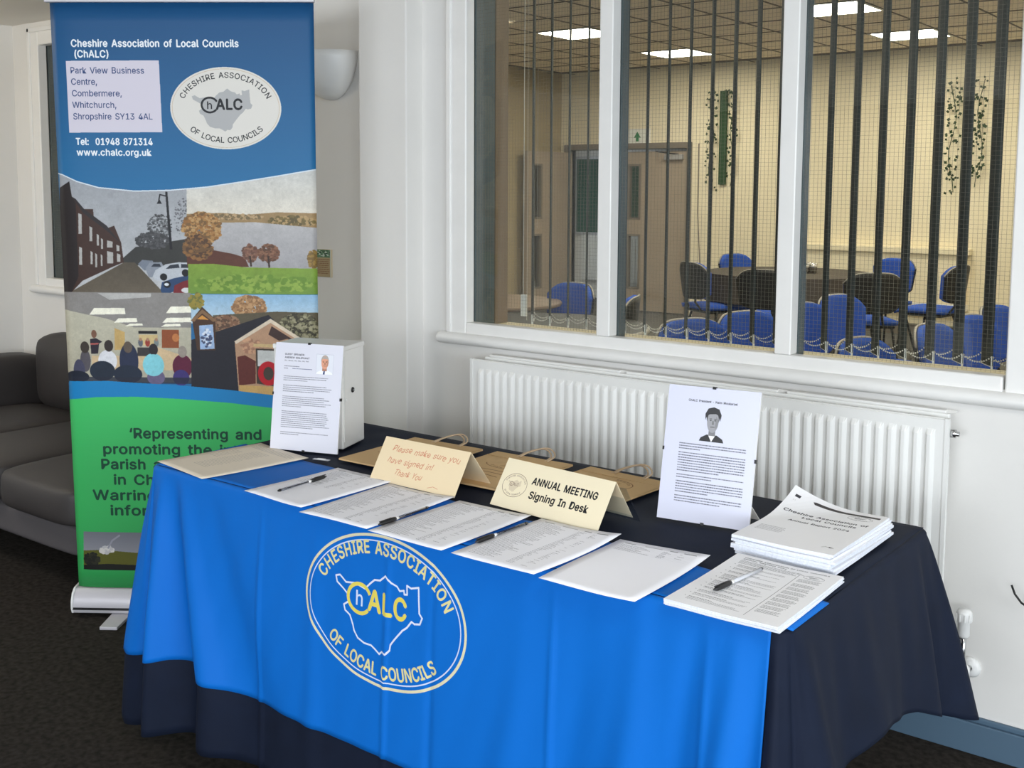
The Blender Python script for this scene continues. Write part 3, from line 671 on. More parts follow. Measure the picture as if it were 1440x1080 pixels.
# ------------------------------------------------------------------ paper goods on the table
TOP = TZ+.0125
def sheet(name, cx, cy, ang, w, l, z, material, parent=None, curl=0, th=.0007, amp=.0012, seed=0):
    def fn(a, b):
        x, y = (a-.5)*w, (b-.5)*l
        zz = amp*math.sin(a*5+seed)*math.sin(b*4+seed*2)+amp+curl*max(0, (a*.5+b*.7-.8))**2+curl*.8*max(0, (a*.6-b*.6-.35))**2
        return (x, y, zz)
    o = MB().grid(fn, 10, 14).build(name, material, parent, smooth=True, recalc=False)
    md = o.modifiers.new('t', 'SOLIDIFY'); md.thickness = th; md.offset = 1
    if parent is None: o.location = (cx, cy, z); o.rotation_euler = (0, 0, math.radians(ang))
    return o
G = (108, 108, 116)
def signin(rows, bgc=(248, 247, 252), seed=1, wide=True):
    random.seed(seed); a = Art(210, 297, 2.4, bgc)
    a.rect(22, 14, 48, 17, G, .8); a.rect(70, 14, 110, 16.5, G, .5); a.rect(128, 14, 146, 17, G, .8); a.rect(160, 14, 188, 17, G, .8)
    for k in range(rows):
        y = 24+k*5.9
        if y > 275: break
        a.greek(20, 20+random.uniform(45, 85), y, 5, 1, G, .36); a.greek(118, 118+random.uniform(10, 24), y, 5, 1, G, .36)
        if random.random() < .5: a.greek(155, 155+random.uniform(6, 20), y, 5, 1, G, .3)
        if rows < 20: a.rect(18, y+4.4, 192, y+4.7, (190, 190, 200), .5)
    return a
LAB = ['cream paper sheet at the left end of the blue cloth', 'white sign-in sheet with a pen lying across it', 'white sign-in sheet in front of the handwritten tent card', 'white sign-in sheet between the second and third pens', 'white sign-in sheet in front of the printed tent card', 'nearly blank white sign-in sheet left of the agenda stack']
PP_ = [(-2.375, 1.858, -8.7, .245, .315, 0, 34), (-1.994, 1.822, -2.2, .212, .297, .02, 22), (-1.771, 1.796, 1.0, .210, .297, .02, 44), (-1.545, 1.790, -1.0, .212, .297, .035, 44), (-1.307, 1.786, -1.6, .211, .297, .06, 42), (-1.094, 1.786, 1.1, .208, .297, .05, 7)]
for i, (x, y, an, w, l, cu, rows) in enumerate(PP_):
    art = signin(rows, (232, 222, 206) if i == 0 else (248, 248, 254), i+3) if i else Art(210, 297, 2.4, (232, 220, 200))
    if i == 0:
        random.seed(3); art.greek(20, 190, 20, 7, 4, (150, 145, 140), .3); art.greek(70, 130, 60, 7, 26, (165, 158, 148), .25); art.greek(20, 60, 90, 8, 10, (170, 162, 150), .25)
    o = sheet('paper_sheet' if i == 0 else 'sign_in_sheet', x, y, an, w, l, TOP+(.0022 if i == 4 else 0), print_mat('sign in print %d' % i, art, .75), None, curl=cu, seed=i)
    tag(o, LAB[i], 'paper', None if i == 0 else 'sign-in sheets along the front of the table')
# agenda stack
ag = Art(210, 297, 4, (240, 240, 243)); K_ = (44, 46, 54)
ag.text('CHESHIRE ASSOCIATION OF LOCAL COUNCILS', 22, 17, 4.2, K_, True, fit=168); ag.text('ANNUAL MEETING 2024', 22, 25, 4.2, K_, True, fit=88)
random.seed(5); ag.greek(22, 150, 31, 5, 4, K_, .35); ag.rect(141, 38, 141.8, 280, K_)
emblem(ag, 170, 42, 20, 11, (70, 72, 80)); y = 58
for k in range(9): ag.greek(148, 192, y, 4.2, 4, K_, .38); y += 22 if k else 26
y = 56
for k in range(11):
    ag.rect(20, y, 22, y+1.6, K_); ag.greek(28, 28+random.uniform(40, 80), y, 4, 1, (20, 20, 26), .5); ag.greek(28, 132, y+5, 4.2, random.choice((1, 2, 3)), (90, 90, 98), .34); y += 20
def booklet(name, cx, cy, ang, z, w, l, th, top, seed, curl=0):
    r = thing(name, (cx, cy, z), math.radians(ang))
    pages = MB()
    def slab(z0, z1, k=0):
        n = 14; xs = [(-.5+i/n) for i in range(n+1)]
        vs = []
        for (zz, s) in ((z0, 0), (z1, 1)):
            for j in range(n+1):
                for i in range(n+1):
                    a, b = i/n, j/n
                    c = curl*(max(0, (1-a)*.6+b*.8-.95))**2*(zz-z0+.3*th)/th*3
                    vs.append(((a-.5)*w, (b-.5)*l, zz+.0006*math.sin(a*7+seed)+.0005*math.sin(b*6+seed*2)+c))
        N = (n+1)**2; fs = []
        for j in range(n):
            for i in range(n):
                q = j*(n+1)+i; fs += [(q, q+n+1, q+n+2, q+1), (N+q, N+q+1, N+q+n+2, N+q+n+1)]
        for i in range(n):
            fs += [(i, i+1, N+i+1, N+i), (n*(n+1)+i+1, n*(n+1)+i, N+n*(n+1)+i, N+n*(n+1)+i+1)]
            fs += [((i+1)*(n+1), i*(n+1), N+i*(n+1), N+(i+1)*(n+1)), (i*(n+1)+n, (i+1)*(n+1)+n, N+(i+1)*(n+1)+n, N+i*(n+1)+n)]
        uv = [((i % (n+1))/n, ((i//(n+1)) % (n+1))/n) for i in range(2*N)]
        return vs, fs, uv, N
    vs, fs, uv, N = slab(0, th*.86)
    pages.add(vs, fs, uv); pages.build('pages', M['paperedge'], r, smooth=False, recalc=False)
    vs2 = [Vector(v)+Vector((0, 0, th*.03)) for v in vs[N:]]; mb = MB()
    n = 14; mb.add(vs2, [(j*(n+1)+i, j*(n+1)+i+1, (j+1)*(n+1)+i+1, (j+1)*(n+1)+i) for j in range(n) for i in range(n)], uv[:N])
    c = mb.build('cover', top, r, recalc=False); md = c.modifiers.new('t', 'SOLIDIFY'); md.thickness = th*.1; md.offset = 1
    return r
agm = print_mat('agenda print', ag, .75)
for k in range(5):
    r = booklet('agenda', -.84+rng.uniform(-.002, .002), 1.822+rng.uniform(-.002, .002), .9+rng.uniform(-.6, .6), TOP-.001+k*.0023, .214, .302, .0022, agm if k == 4 else M['paper'], 1, curl=.003)
    tag(r, 'top printed agenda of the low stack, a pen lying on it' if k == 4 else 'white agenda booklet %s in the low stack at the front right corner' % ('lowest', 'second from the bottom', 'in the middle', 'next to top')[k], 'booklet', 'agenda booklets at the front right corner')
# annual report stack
rp = Art(210, 297, 4, (238, 238, 241))
rp.rect(12, 22, 24, 31, (60, 60, 66)); rp.text('11', 13, 44, 4, (190, 190, 190)); rp.poly([(52, 22), (58, 19), (200, 19), (200, 30), (58, 30)], (62, 58, 60))
emblem(rp, 165, 46, 27, 14, (60, 60, 66))
rp.text('Cheshire Association of', 105, 92, 11, (50, 52, 60), True, fit=185, align='c'); rp.text('Local Councils', 122, 112, 11, (50, 52, 60), True, fit=118, align='c'); rp.text('Annual Report 2024', 112, 140, 9.5, (50, 52, 60), True, fit=132, align='c')
random.seed(8); rp.greek(14, 75, 196, 6, 6, (120, 120, 126), .35); rp.line([(172, 262), (178, 256), (186, 258)], 1.4, (60, 58, 56)); rp.poly([(184, 254), (196, 258), (186, 261)], (60, 58, 56))
rpm = print_mat('report print', rp, .7)
zz = TOP-.001
for k in range(8):
    r = booklet('annual_report', -.868+rng.uniform(-.005, .005), 2.152+rng.uniform(-.006, .006), -1+rng.uniform(-1.5, 1.5), zz, .21, .31, .0051, rpm if k == 7 else M['paper'], 1, curl=.006 if k < 7 else .05)
    zz += .0053
    tag(r, 'topmost annual report of the thick white stack, its far corner curling up' if k == 7 else 'white report booklet, %s in the thick stack' % ('lowest', 'second from the bottom', 'third from the bottom', 'fourth from the bottom', 'fourth from the top', 'third from the top', 'second from the top')[k], 'booklet', 'annual reports in the thick stack')

# pens
def pen(x0, y0, x1, y1, z, label, barrel, capend=1, z2=None):
    """ cap at (x1,y1) when capend = 1 """
    L = math.hypot(x1-x0, y1-y0); r = thing('ballpoint_pen', (x0, y0, z), math.atan2(y1-y0, x1-x0), label=label, cat='pen', group='ballpoint pens on the sign-in sheets')
    f = (lambda t: t*L) if capend else (lambda t: (1-t)*L)
    MB().tube([(f(.0), 0, .0045), (f(.60), 0, .0045)], .0035, 8).build('barrel', barrel, r, smooth=True)
    MB().tube([(f(.03), 0, .0045), (f(.68), 0, .0045)], .0014, 6).build('ink_tube', M['plasticblk'], r, smooth=True)
    MB().tube([(f(-.03), 0, .0045), (f(.012), 0, .0045)], [.002, .0037], 8).build('end_plug', M['plasticblk'], r, smooth=True)
    MB().tube([(f(.60), 0, .0045), (f(.66), 0, .0045)], .0034, 8).build('collar', M['white'], r, smooth=True)
    MB().tube([(f(.66), 0, .0047), (f(.70), 0, .0047), (f(.93), 0, .0047), (f(1.0), 0, .0047)], [.0044, .0052, .0048, .0012], 10).build('pen_cap', M['plasticblk'], r, smooth=True)
    a, b = sorted((f(.74), f(.98))); MB().box(a, b, -.0012, .0012, .009, .0105).build('clip', M['plasticblk'], r)
PZ = TOP+.004
clear = M['barrel']
pen(-2.025, 1.718, -2.034, 1.878, PZ, 'capped pen lying across the second sheet from the left', clear)
pen(-1.655, 1.833, -1.651, 1.673, PZ-.001, 'pen with black end lying beside the third sheet', clear)
pen(-1.408, 1.880, -1.412, 1.712, PZ-.001, 'pen with black end lying just left of the printed tent card sheet', clear)
pen(-.868, 1.900, -.887, 1.745, TOP+.0135, 'clear capped pen lying on the agenda stack', mat('pale pen barrel', (188, 190, 196), .3))

# tent cards
def tent(x, y, ang, w, front_d, back_d, hgt, material, label, back=None, side=False):
    r = thing('tent_card', (x, y, TOP+.0005), math.radians(ang), label=label, cat='sign')
    mb = MB().grid(lambda a, b: ((a)*w, -front_d*(1-b), hgt*b), 2, 2)
    f = mb.build('front_leaf', material, r, recalc=False); md = f.modifiers.new('t', 'SOLIDIFY'); md.thickness = .0012; md.offset = 0
    mb = MB().grid(lambda a, b: ((1-a)*w, back_d*(1-b), hgt*b+.0062*(1-b)), 2, 2)
    f = mb.build('back_leaf', back or M['card'], r, recalc=False); md = f.modifiers.new('t', 'SOLIDIFY'); md.thickness = .0012; md.offset = 0
    return r
random.seed(2)
HW = (206, 142, 112)
tc1 = Art(280, 105, 5, (232, 212, 176))
def wob(q): return np.stack([q[:, 0]+q[:, 1]*.0-(.30*(q[:, 1]-50)), q[:, 1]+1.2*np.sin(q[:, 0]*.13)+.7*np.sin(q[:, 0]*.41)], 1)
for t, x, y, f in (('Please make sure you', 30, 30, 222), ('have signed in!', 36, 58, 150), ('Thank You', 80, 84, 92)): tc1.text(t, x, y, 13, HW, fit=f, fn=wob)
tc1.line([(190, 97), (206, 92), (222, 95)], 1.1, HW)
tent(-1.955, 2.013, 0, .281, .062, .075, .098, print_mat('handwritten card', tc1, .8), 'cream tent card with handwritten orange request to sign in')
tc2 = Art(316, 120, 5, (234, 222, 192))
e = Art(1, 1, 1)
emblem(tc2, 49, 62, 37, 30, (120, 96, 84)); tc2.text('DLC', 49, 66, 9, (170, 70, 50), True, align='c') if False else None
tc2.text('ANNUAL MEETING', 190, 50, 17, (24, 24, 26), True, fit=190, align='c'); tc2.text('Signing In Desk', 186, 84, 17, (24, 24, 26), True, fit=172, align='c')
t2 = tent(-1.5715, 2.030, -5, .3165, .065, .062, .098, print_mat('signing in desk card', tc2, .7), 'cream tent card printed with annual meeting signing in desk text', back=M['card'])
MB().box(.02, .335, -.0008, .0008, 0, .10, Matrix.Translation((0, .064, 0)) @ Matrix.Rotation(math.atan2(.062, .098), 4, 'X')).build('clear_stand', M['acrylic'], t2)

# kraft gift bags lying flat
def bag(x, y, ang, label):
    r = thing('paper_bag', (x, y, TOP), math.radians(ang), label=label, cat='bag', group='brown paper bags along the back of the table')
    w, l = .25, .315
    art = Art(250, 315, 2.4, (196, 160, 112)); emblem(art, 125, 105, 78, 46, (138, 100, 62))
    random.seed(4)
    for k, (a, b) in enumerate(((60, 190), (45, 205), (95, 160))): art.line([(a, 178+k*24), ((a+b)/2, 175+k*24), (b, 179+k*24)], 3.0, (138, 100, 62))
    b1 = MB().box(-w/2, w/2, -l/2, l/2, 0, .005).build('body', M['kraft'], r, bevel=.001, seg=1)
    MB().grid(lambda a, b: ((a-.5)*(w-.002), (b-.5)*(l-.002), .0056+.0012*math.sin(a*5)*math.sin(b*6)), 8, 8).build('printed_face', PRK, r, recalc=False, smooth=True)
    MB().box(-w/2+.002, w/2-.002, l/2-.05, l/2-.048, .0055, .0068).build('turned_edge', M['kraft'], r)
    for zz, dx in ((.0035, 0), (.007, .012)):
        pts = [(dx-.045, l/2-.02, zz), (dx-.044, l/2+.012, zz+.004)]+[(dx-.044+.088*t, l/2+.012+.036*math.sin(PI*t)**.6, zz+.004+.012*math.sin(PI*t)) for t in np.linspace(.05, .95, 9)]+[(dx+.044, l/2+.012, zz+.004), (dx+.045, l/2-.02, zz)]
        MB().tube(pts, .0023, 6).build('handle', M['kraftcord'], r, smooth=True)
_a = Art(250, 315, 2.4, (208, 174, 126)); emblem(_a, 125, 105, 78, 46, (128, 92, 56))
for k, (a, b) in enumerate(((50, 200), (40, 210), (95, 165))): _a.line([(a, 178+k*24), ((a+b)/2, 174+k*24), (b, 179+k*24)], 3.4, (128, 92, 56))
PRK = print_mat('printed kraft', _a, .85)
bag(-2.040, 2.200, 2, 'leftmost brown paper bag, behind the handwritten tent card')
bag(-1.745, 2.215, 2, 'middle brown paper bag, between the two tent cards')
bag(-1.462, 2.225, -3, 'rightmost brown paper bag, behind the printed tent card')

# posters in clip frames
def portrait(a, x0, y0, x1, y1, mono):
    w, h = x1-x0, y1-y0; cx = (x0+x1)/2
    if mono:
        sk, hr, su, sh = (150, 150, 154), (34, 34, 38), (24, 24, 28), (235, 235, 238)
    else:
        a.rect(x0, y0, x1, y1, (226, 228, 236)); a.line([(x0, y0), (x1, y0), (x1, y1), (x0, y1)], .6, (170, 175, 190), closed=True)
        sk, hr, su, sh = (222, 160, 132), (176, 168, 160), (245, 246, 250), (245, 246, 250)
    a.poly([(cx-w*.5, y1), (cx-w*.44, y1-h*.10), (cx-w*.2, y1-h*.2), (cx+w*.2, y1-h*.2), (cx+w*.44, y1-h*.10), (cx+w*.5, y1)], su)
    a.poly([(cx-w*.17, y1-h*.22), (cx, y1), (cx+w*.17, y1-h*.22)], sh)
    if not mono: a.poly([(cx-w*.05, y1-h*.18), (cx+w*.03, y1-h*.18), (cx+w*.02, y1), (cx-w*.09, y1)], (40, 60, 110))
    s = .62 if not mono else 1.28
    a.poly([(cx-w*.13, y1-h*.38), (cx+w*.13, y1-h*.38), (cx+w*.14, y1-h*.17), (cx-w*.14, y1-h*.17)], tuple(int(c*.8) for c in sk))
    fy = y0+h*.42
    a.ell(cx, fy-h*.12, w*.27*(s+.2 if not mono else 1), h*.27, hr); a.ell(cx, fy, w*.235*(s+.25 if not mono else 1), h*.32, sk)
    if mono: a.poly([(cx-w*.31, fy-h*.02), (cx-w*.33, fy-h*.2), (cx-w*.22, fy-h*.36), (cx, fy-h*.41), (cx+w*.22, fy-h*.36), (cx+w*.33, fy-h*.2), (cx+w*.31, fy-h*.02), (cx+w*.26, fy-h*.17), (cx+w*.1, fy-h*.22), (cx-w*.14, fy-h*.2), (cx-w*.26, fy-h*.15)], hr)
    else: a.poly([(cx-w*.24, fy-h*.1), (cx-w*.2, fy-h*.25), (cx, fy-h*.31), (cx+w*.2, fy-h*.25), (cx+w*.24, fy-h*.1), (cx+w*.14, fy-h*.19), (cx-w*.12, fy-h*.2)], hr)
    d = tuple(int(c*.45) for c in sk); e = tuple(int(c*.72) for c in sk)
    for sgn in (-1, 1): a.ell(cx+sgn*w*.09, fy-h*.03, w*.035, h*.018, d); a.line([(cx+sgn*w*.05, fy-h*.075), (cx+sgn*w*.14, fy-h*.07)], h*.018, d)
    a.poly([(cx-w*.02, fy-h*.02), (cx+w*.03, fy-h*.02), (cx+w*.05, fy+h*.09), (cx-w*.03, fy+h*.09)], e); a.line([(cx-w*.08, fy+h*.16), (cx+w*.08, fy+h*.155)], h*.02, d)
    a.poly([(cx+w*.12, fy-h*.15), (cx+w*.23, fy-h*.05), (cx+w*.2, fy+h*.14), (cx+w*.1, fy+h*.22)], e, .5)
gs = Art(210, 297, 4.5, (222, 222, 232)); random.seed(11); K2 = (70, 72, 82)
gs.text('GUEST SPEAKER:', 30, 34, 4.6, K2, True, fit=62); gs.text('ANDREW MALIPHANT', 30, 43, 4.6, K2, True, fit=78); gs.text('B.A. (Hons), MA, MSc, MA, PhD', 30, 51, 3.2, K2, fit=76)
gs.greek(30, 82, 64, 5, 1, K2, .4); gs.greek(30, 42, 70, 5, 1, K2, .4); gs.greek(56, 118, 70, 5, 1, (60, 70, 110), .4)
portrait(gs, 130, 27, 182, 82, False)
y = 92
for n in (3, 4, 6, 9, 2): gs.greek(30, 182, y, 5.4, n, (96, 98, 108), .38, para=(n,)); y += 5.4*n+9
pr = Art(210, 297, 4.5, (208, 210, 228)); random.seed(12)
pr.text('ChALC President - Naim Moukarzel', 104, 33, 4.6, (30, 32, 40), True, fit=112, align='c')
portrait(pr, 80, 41, 136, 118, True)
y = 126
for n in (3, 8, 2, 5, 3): pr.greek(36, 188, y, 5.6, n, (58, 60, 72), .42, para=(n,), ragged=1); y += 5.6*n+3.6
def clipframe(x, y, ang, lean, art, label, strut):
    r = thing('clip_frame', (x, y, TOP), math.radians(ang), label=label, cat='picture frame'); w, h = .212, .299
    T = Matrix.Rotation(-math.radians(lean), 4, 'X')
    bk = MB().box(0, w, .001, .005, 0, h, T).build('backing_board', M['white'], r)
    MB().add([T @ Vector(p) for p in ((0, 0, 0), (w, 0, 0), (w, 0, h), (0, 0, h))], [(0, 1, 2, 3)], [(0, 0), (1, 0), (1, 1), (0, 1)]).build('poster', print_mat(label[:20], art, .35, coat=.6), r, recalc=False)
    for cx, cz in ((w/2, h), (w/2, 0), (0, h*.52), (w, h*.5)):
        a, b = (.004, .003) if cx == w/2 else (.002, .004)
        MB().box(cx-a, cx+a, -.0015, .007, cz-b, cz+b, T).build('metal_clip', M['plasticblk'], r)
    if strut:
        MB().add([T @ Vector((w*.42, .006, h*.55)), T @ Vector((w*.58, .006, h*.55)), Vector((w*.97, .095, 0)), Vector((w*.80, .095, 0)), T @ Vector((w*.42, .009, h*.55)), T @ Vector((w*.58, .009, h*.55)), Vector((w*.97, .099, 0)), Vector((w*.80, .099, 0))],
                 [(0, 1, 2, 3), (7, 6, 5, 4), (0, 3, 7, 4), (1, 5, 6, 2), (3, 2, 6, 7), (0, 4, 5, 1)]).build('strut', M['white'], r)
    return r
clipframe(-2.408, 2.011, 18.4, 8.3, gs, 'white guest speaker poster with a colour portrait leaning on the ballot box', False)
clipframe(-1.2225, 2.120, 8.2, 12.5, pr, 'white president poster with a black and white portrait standing before the radiator', True)
# ballot box
A_ = math.radians(20)
bx = thing('ballot_box', (-2.234, 2.127, TOP), A_, label='white metal box with a round lock behind the guest speaker poster', cat='box')
MB().box(-.215, 0, 0, .138, 0, .283).build('body', M['gloss'], bx, bevel=.004, seg=3)
MB().box(-.217, .002, -.002, .14, .276, .290).build('lid', M['gloss'], bx, bevel=.003, seg=3)
lk = MB().lathe([(0, .004), (.006, .004), (.008, .002), (.008, 0)], 16).build('lock', M['plasticblk'], bx, smooth=True, loc=(.0005, .06, .160)); lk.rotation_euler = (0, PI/2, 0)
MB().box(-.0012, .0012, -.004, .004, .004, .0048).build('keyhole', M['chrome'], lk)
MB().box(0, .0022, .006, .009, .02, .262).build('door_seam', M['radgrille'], bx)
hn = MB().lathe([(0, .003), (.0045, .003), (.0045, 0)], 12).build('rivet', M['white'], bx, loc=(.001, .018, .138)); hn.rotation_euler = (0, PI/2, 0)
nt_ = thing('name_badge', (-2.195, 2.009, TOP), math.radians(15), label='tiny silver bar badge lying on the black cloth by the poster', cat='badge')
MB().box(-.025, .025, -.006, .006, 0, .002).build('badge_plate', M['alu'], nt_, bevel=.001, seg=1); MB().box(-.012, .012, -.0035, .0035, .002, .0035).build('badge_pin', M['white'], nt_)

# ------------------------------------------------------------------ pull-up banner
BW, BH = .85, 1.965
b_a = Art(850, 2000, 1.25, (40, 105, 155))
def q(px, py):
    """sketch units of the print (left, top, right, bottom = 83, 5, 447.., 835) to millimetres on the sheet"""
    t = (py-5)/830; v = (t/341)/((1-t)/364+t/341)
    return ((px-(83+.041*(py-5)))/(364-.0277*(py-5))*850, v*2000)
def Q(pts): return [q(*p) for p in pts]
def q5(x, y): return q(100+x/3.375, 220+y/3.375)
def Q5(pts): return [q5(*p) for p in pts]
b_a.poly([(0, 0), (850, 0), (850, 620), (0, 620)], (24, 76, 124), grad=(38, 114, 164))
s5 = 2.33/3.375
# street photograph
b_a.poly(Q5([(-20, 20), (580, 60), (592, 575), (-20, 575)]), (158, 161, 166), grad=(188, 189, 190))
b_a.poly(Q5([(260, 430), (340, 360), (585, 320), (592, 470), (300, 440)]), (58, 58, 56)); random.seed(21)
b_a.specks(*q5(455, 265), 46*s5*1.3, 40*s5*1.5, [(96, 98, 100), (70, 70, 72), (120, 122, 124)], 260, 1.5, 5); b_a.specks(*q5(420, 330), 80*s5, 40*s5, [(66, 66, 68), (84, 84, 86)], 320, 2, 7)
b_a.specks(*q5(560, 220), 40*s5, 90*s5, [(120, 120, 124), (96, 96, 100)], 120, 1.5, 4)
b_a.poly(Q5([(30, 575), (285, 432), (335, 432), (470, 575)]), (84, 76, 64), grad=(102, 92, 78))
b_a.poly(Q5([(-20, 90), (30, 60), (42, 130), (96, 205), (100, 186), (142, 186), (146, 238), (205, 275), (240, 262), (272, 340), (284, 432), (240, 450), (90, 520), (36, 575), (-20, 575)]), (66, 46, 40))
b_a.poly(Q5([(-20, 90), (30, 60), (42, 130), (60, 160), (70, 500), (36, 575), (-20, 575)]), (42, 36, 36))
b_a.poly(Q5([(42, 130), (96, 205), (205, 285), (272, 345), (205, 262), (100, 186), (60, 140)]), (48, 44, 46))
for x, y, w, h in ((72, 205, 16, 95), (74, 360, 14, 85), (124, 265, 13, 70), (128, 380, 10, 62), (158, 300, 10, 55), (178, 320, 9, 50), (150, 390, 9, 66), (176, 395, 8, 55), (206, 330, 26, 34), (206, 380, 28, 58), (250, 350, 14, 30), (252, 390, 16, 40)):
    b_a.poly(Q5([(x, y), (x+w, y+6), (x+w, y+h), (x, y+h)]), (178, 176, 172))
b_a.poly(Q5([(480, 105), (490, 105), (512, 370), (500, 370)]), (34, 34, 38)); b_a.line(Q5([(484, 125), (455, 118), (450, 145)]), 4, (34, 34, 38)); b_a.poly(Q5([(440, 160), (452, 138), (464, 160)]), (30, 30, 34))
for c, pts in (((120, 128, 140), [(350, 440), (370, 420), (420, 424), (430, 470), (380, 470)]), ((140, 146, 156), [(385, 462), (405, 432), (460, 430), (480, 470), (440, 505), (400, 500)]), ((188, 192, 198), [(418, 500), (432, 468), (480, 440), (540, 430), (592, 432), (592, 500), (470, 525), (430, 515)]), ((46, 70, 106), [(455, 560), (462, 525), (520, 505), (592, 490), (592, 545), (500, 575), (460, 575)]), ((120, 40, 46), [(515, 575), (520, 540), (560, 520), (592, 512), (592, 575)])): b_a.poly(Q5(pts), c)
for pts in ([(480, 462), (500, 444), (540, 438), (545, 456)], [(552, 456), (552, 438), (590, 440), (590, 456)], [(412, 452), (424, 438), (452, 438), (458, 452)]): b_a.poly(Q5(pts), (50, 56, 66))
for x, y in ((470, 500), (572, 480), (486, 535)): b_a.ell(*q5(x, y), 12, 12, (30, 30, 34))
b_a.ell(*q5(575, 562), 16, 9, (215, 215, 215)); b_a.ell(*q5(484, 535), 8, 5, (215, 220, 228))
# lake photograph
b_a.poly(Q5([(580, -30), (1200, -30), (1200, 240), (580, 240)]), (196, 198, 196), grad=(224, 216, 200))
b_a.poly(Q5([(580, 206), (740, 200), (860, 208), (1000, 196), (1200, 200), (1200, 275), (1000, 250), (580, 246)]), (156, 130, 92)); random.seed(22)
b_a.specks(*q5(1080, 235), 120*s5, 22*s5, [(120, 104, 66), (176, 148, 104), (98, 88, 60)], 200, 3, 8); b_a.specks(*q5(780, 218), 160*s5, 12*s5, [(120, 104, 76), (184, 156, 118)], 120, 3, 7)
b_a.poly(Q5([(690, 246), (900, 242), (1200, 268), (1200, 465), (640, 465), (640, 300)]), (182, 180, 180), grad=(158, 156, 158))
b_a.poly(Q5([(580, 380), (700, 372), (790, 388), (850, 405), (870, 450), (580, 450)]), (92, 56, 44))
b_a.specks(*q5(650, 270), 95*s5, 75*s5, [(168, 124, 74), (148, 104, 60), (186, 148, 98), (120, 92, 60)], 620, 3, 8); b_a.specks(*q5(630, 360), 70*s5, 60*s5, [(112, 84, 56), (140, 100, 60), (84, 62, 46)], 420, 3, 8)
b_a.specks(*q5(875, 385), 34*s5, 42*s5, [(120, 84, 70), (98, 70, 58), (140, 104, 84)], 200, 3, 7); b_a.specks(*q5(960, 385), 50*s5, 42*s5, [(116, 80, 62), (92, 66, 52), (136, 98, 76)], 280, 3, 7)
b_a.line(Q5([(960, 400), (965, 450)]), 6, (60, 46, 40)); b_a.line(Q5([(875, 400), (880, 445)]), 6, (60, 46, 40))
b_a.specks(*q5(1168, 412), 22*s5, 44*s5, [(150, 122, 66), (120, 96, 56)], 120, 3, 7)
b_a.poly(Q5([(585, 438), (700, 436), (860, 452), (1200, 456), (1200, 578), (585, 578)]), (128, 156, 62), grad=(112, 146, 62)); b_a.specks(*q5(890, 530), 300*s5, 40*s5, [(104, 138, 54), (140, 166, 74)], 260, 4, 12)
# meeting photograph
b_a.poly(Q5([(-20, 575), (596, 575), (600, 1010), (-20, 1010)]), (196, 192, 172), grad=(172, 166, 146))
b_a.poly(Q5([(-20, 575), (596, 575), (598, 740), (330, 742), (200, 700), (-20, 655)]), (140, 136, 132)); b_a.poly(Q5([(160, 578), (410, 578), (410, 596), (215, 610)]), (184, 182, 178))
for x0, y0, x1, y1 in ((120, 650, 290, 682), (235, 698, 346, 720), (288, 724, 372, 736), (480, 640, 600, 672), (462, 694, 600, 718), (455, 724, 550, 738)): b_a.poly(Q5([(x0+22, y0), (x1-4, y0-2), (x1, y1-4), (x0, y1)]), (248, 244, 224))
b_a.poly(Q5([(238, 745), (286, 765), (286, 850), (238, 852)]), (196, 164, 104)); b_a.poly(Q5([(350, 758), (438, 758), (438, 772), (350, 772)]), (26, 26, 28)); b_a.poly(Q5([(352, 776), (440, 776), (440, 828), (352, 828)]), (206, 182, 130)); b_a.poly(Q5([(460, 752), (540, 752), (540, 840), (460, 840)]), (142, 78, 46)); b_a.ell(*q5(525, 790), 12, 14, (190, 120, 70))
b_a.poly(Q5([(345, 838), (430, 838), (430, 880), (345, 880)]), (60, 56, 56)); b_a.poly(Q5([(420, 830), (600, 890), (600, 950), (130, 950), (130, 880), (420, 880)]), (206, 180, 142))
for x, c in ((360, (96, 100, 110)), (393, (150, 60, 50)), (434, (120, 130, 130))): b_a.ell(*q5(x, 815), 8, 14, c); b_a.ell(*q5(x, 800), 5, 6, (170, 130, 104))
b_a.poly(Q5([(122, 800), (150, 795), (180, 812), (165, 822), (160, 870), (128, 872)]), (44, 38, 48)); b_a.ell(*q5(141, 775), 9, 14, (120, 84, 66)); b_a.poly(Q5([(122, 820), (165, 818), (160, 826), (126, 828)]), (176, 90, 84))
for x, y, rx, ry, c in ((100, 905, 26, 56, (86, 82, 88)), (205, 905, 46, 54, (222, 222, 226)), (305, 905, 46, 90, (40, 48, 72)), (420, 925, 52, 60, (132, 204, 214)), (556, 930, 48, 60, (92, 30, 56)), (70, 960, 30, 62, (70, 70, 92)), (180, 955, 62, 50, (34, 44, 58)), (300, 970, 70, 46, (34, 44, 60)), (550, 985, 40, 40, (60, 50, 110)), (432, 985, 42, 34, (106, 98, 128)), (60, 985, 60, 30, (30, 36, 50))): b_a.ell(*q5(x, y), rx*s5*3.375/3.375*1.0*1.0*3.375/2.33*.69, ry*.69, c)
for x, y, c in ((97, 840, (60, 52, 46)), (210, 832, (52, 44, 42)), (300, 838, (96, 84, 74)), (420, 848, (44, 40, 44)), (556, 858, (150, 140, 130))): b_a.ell(*q5(x, y), 15, 20, c)
b_a.poly(Q5([(-20, 985), (600, 985), (600, 1015), (-20, 1015)]), (36, 40, 54), .8)
b_a.ell(*q5(432, 985), 30, 26, (104, 96, 126)); b_a.ell(*q5(420, 925), 36, 38, (132, 204, 214))
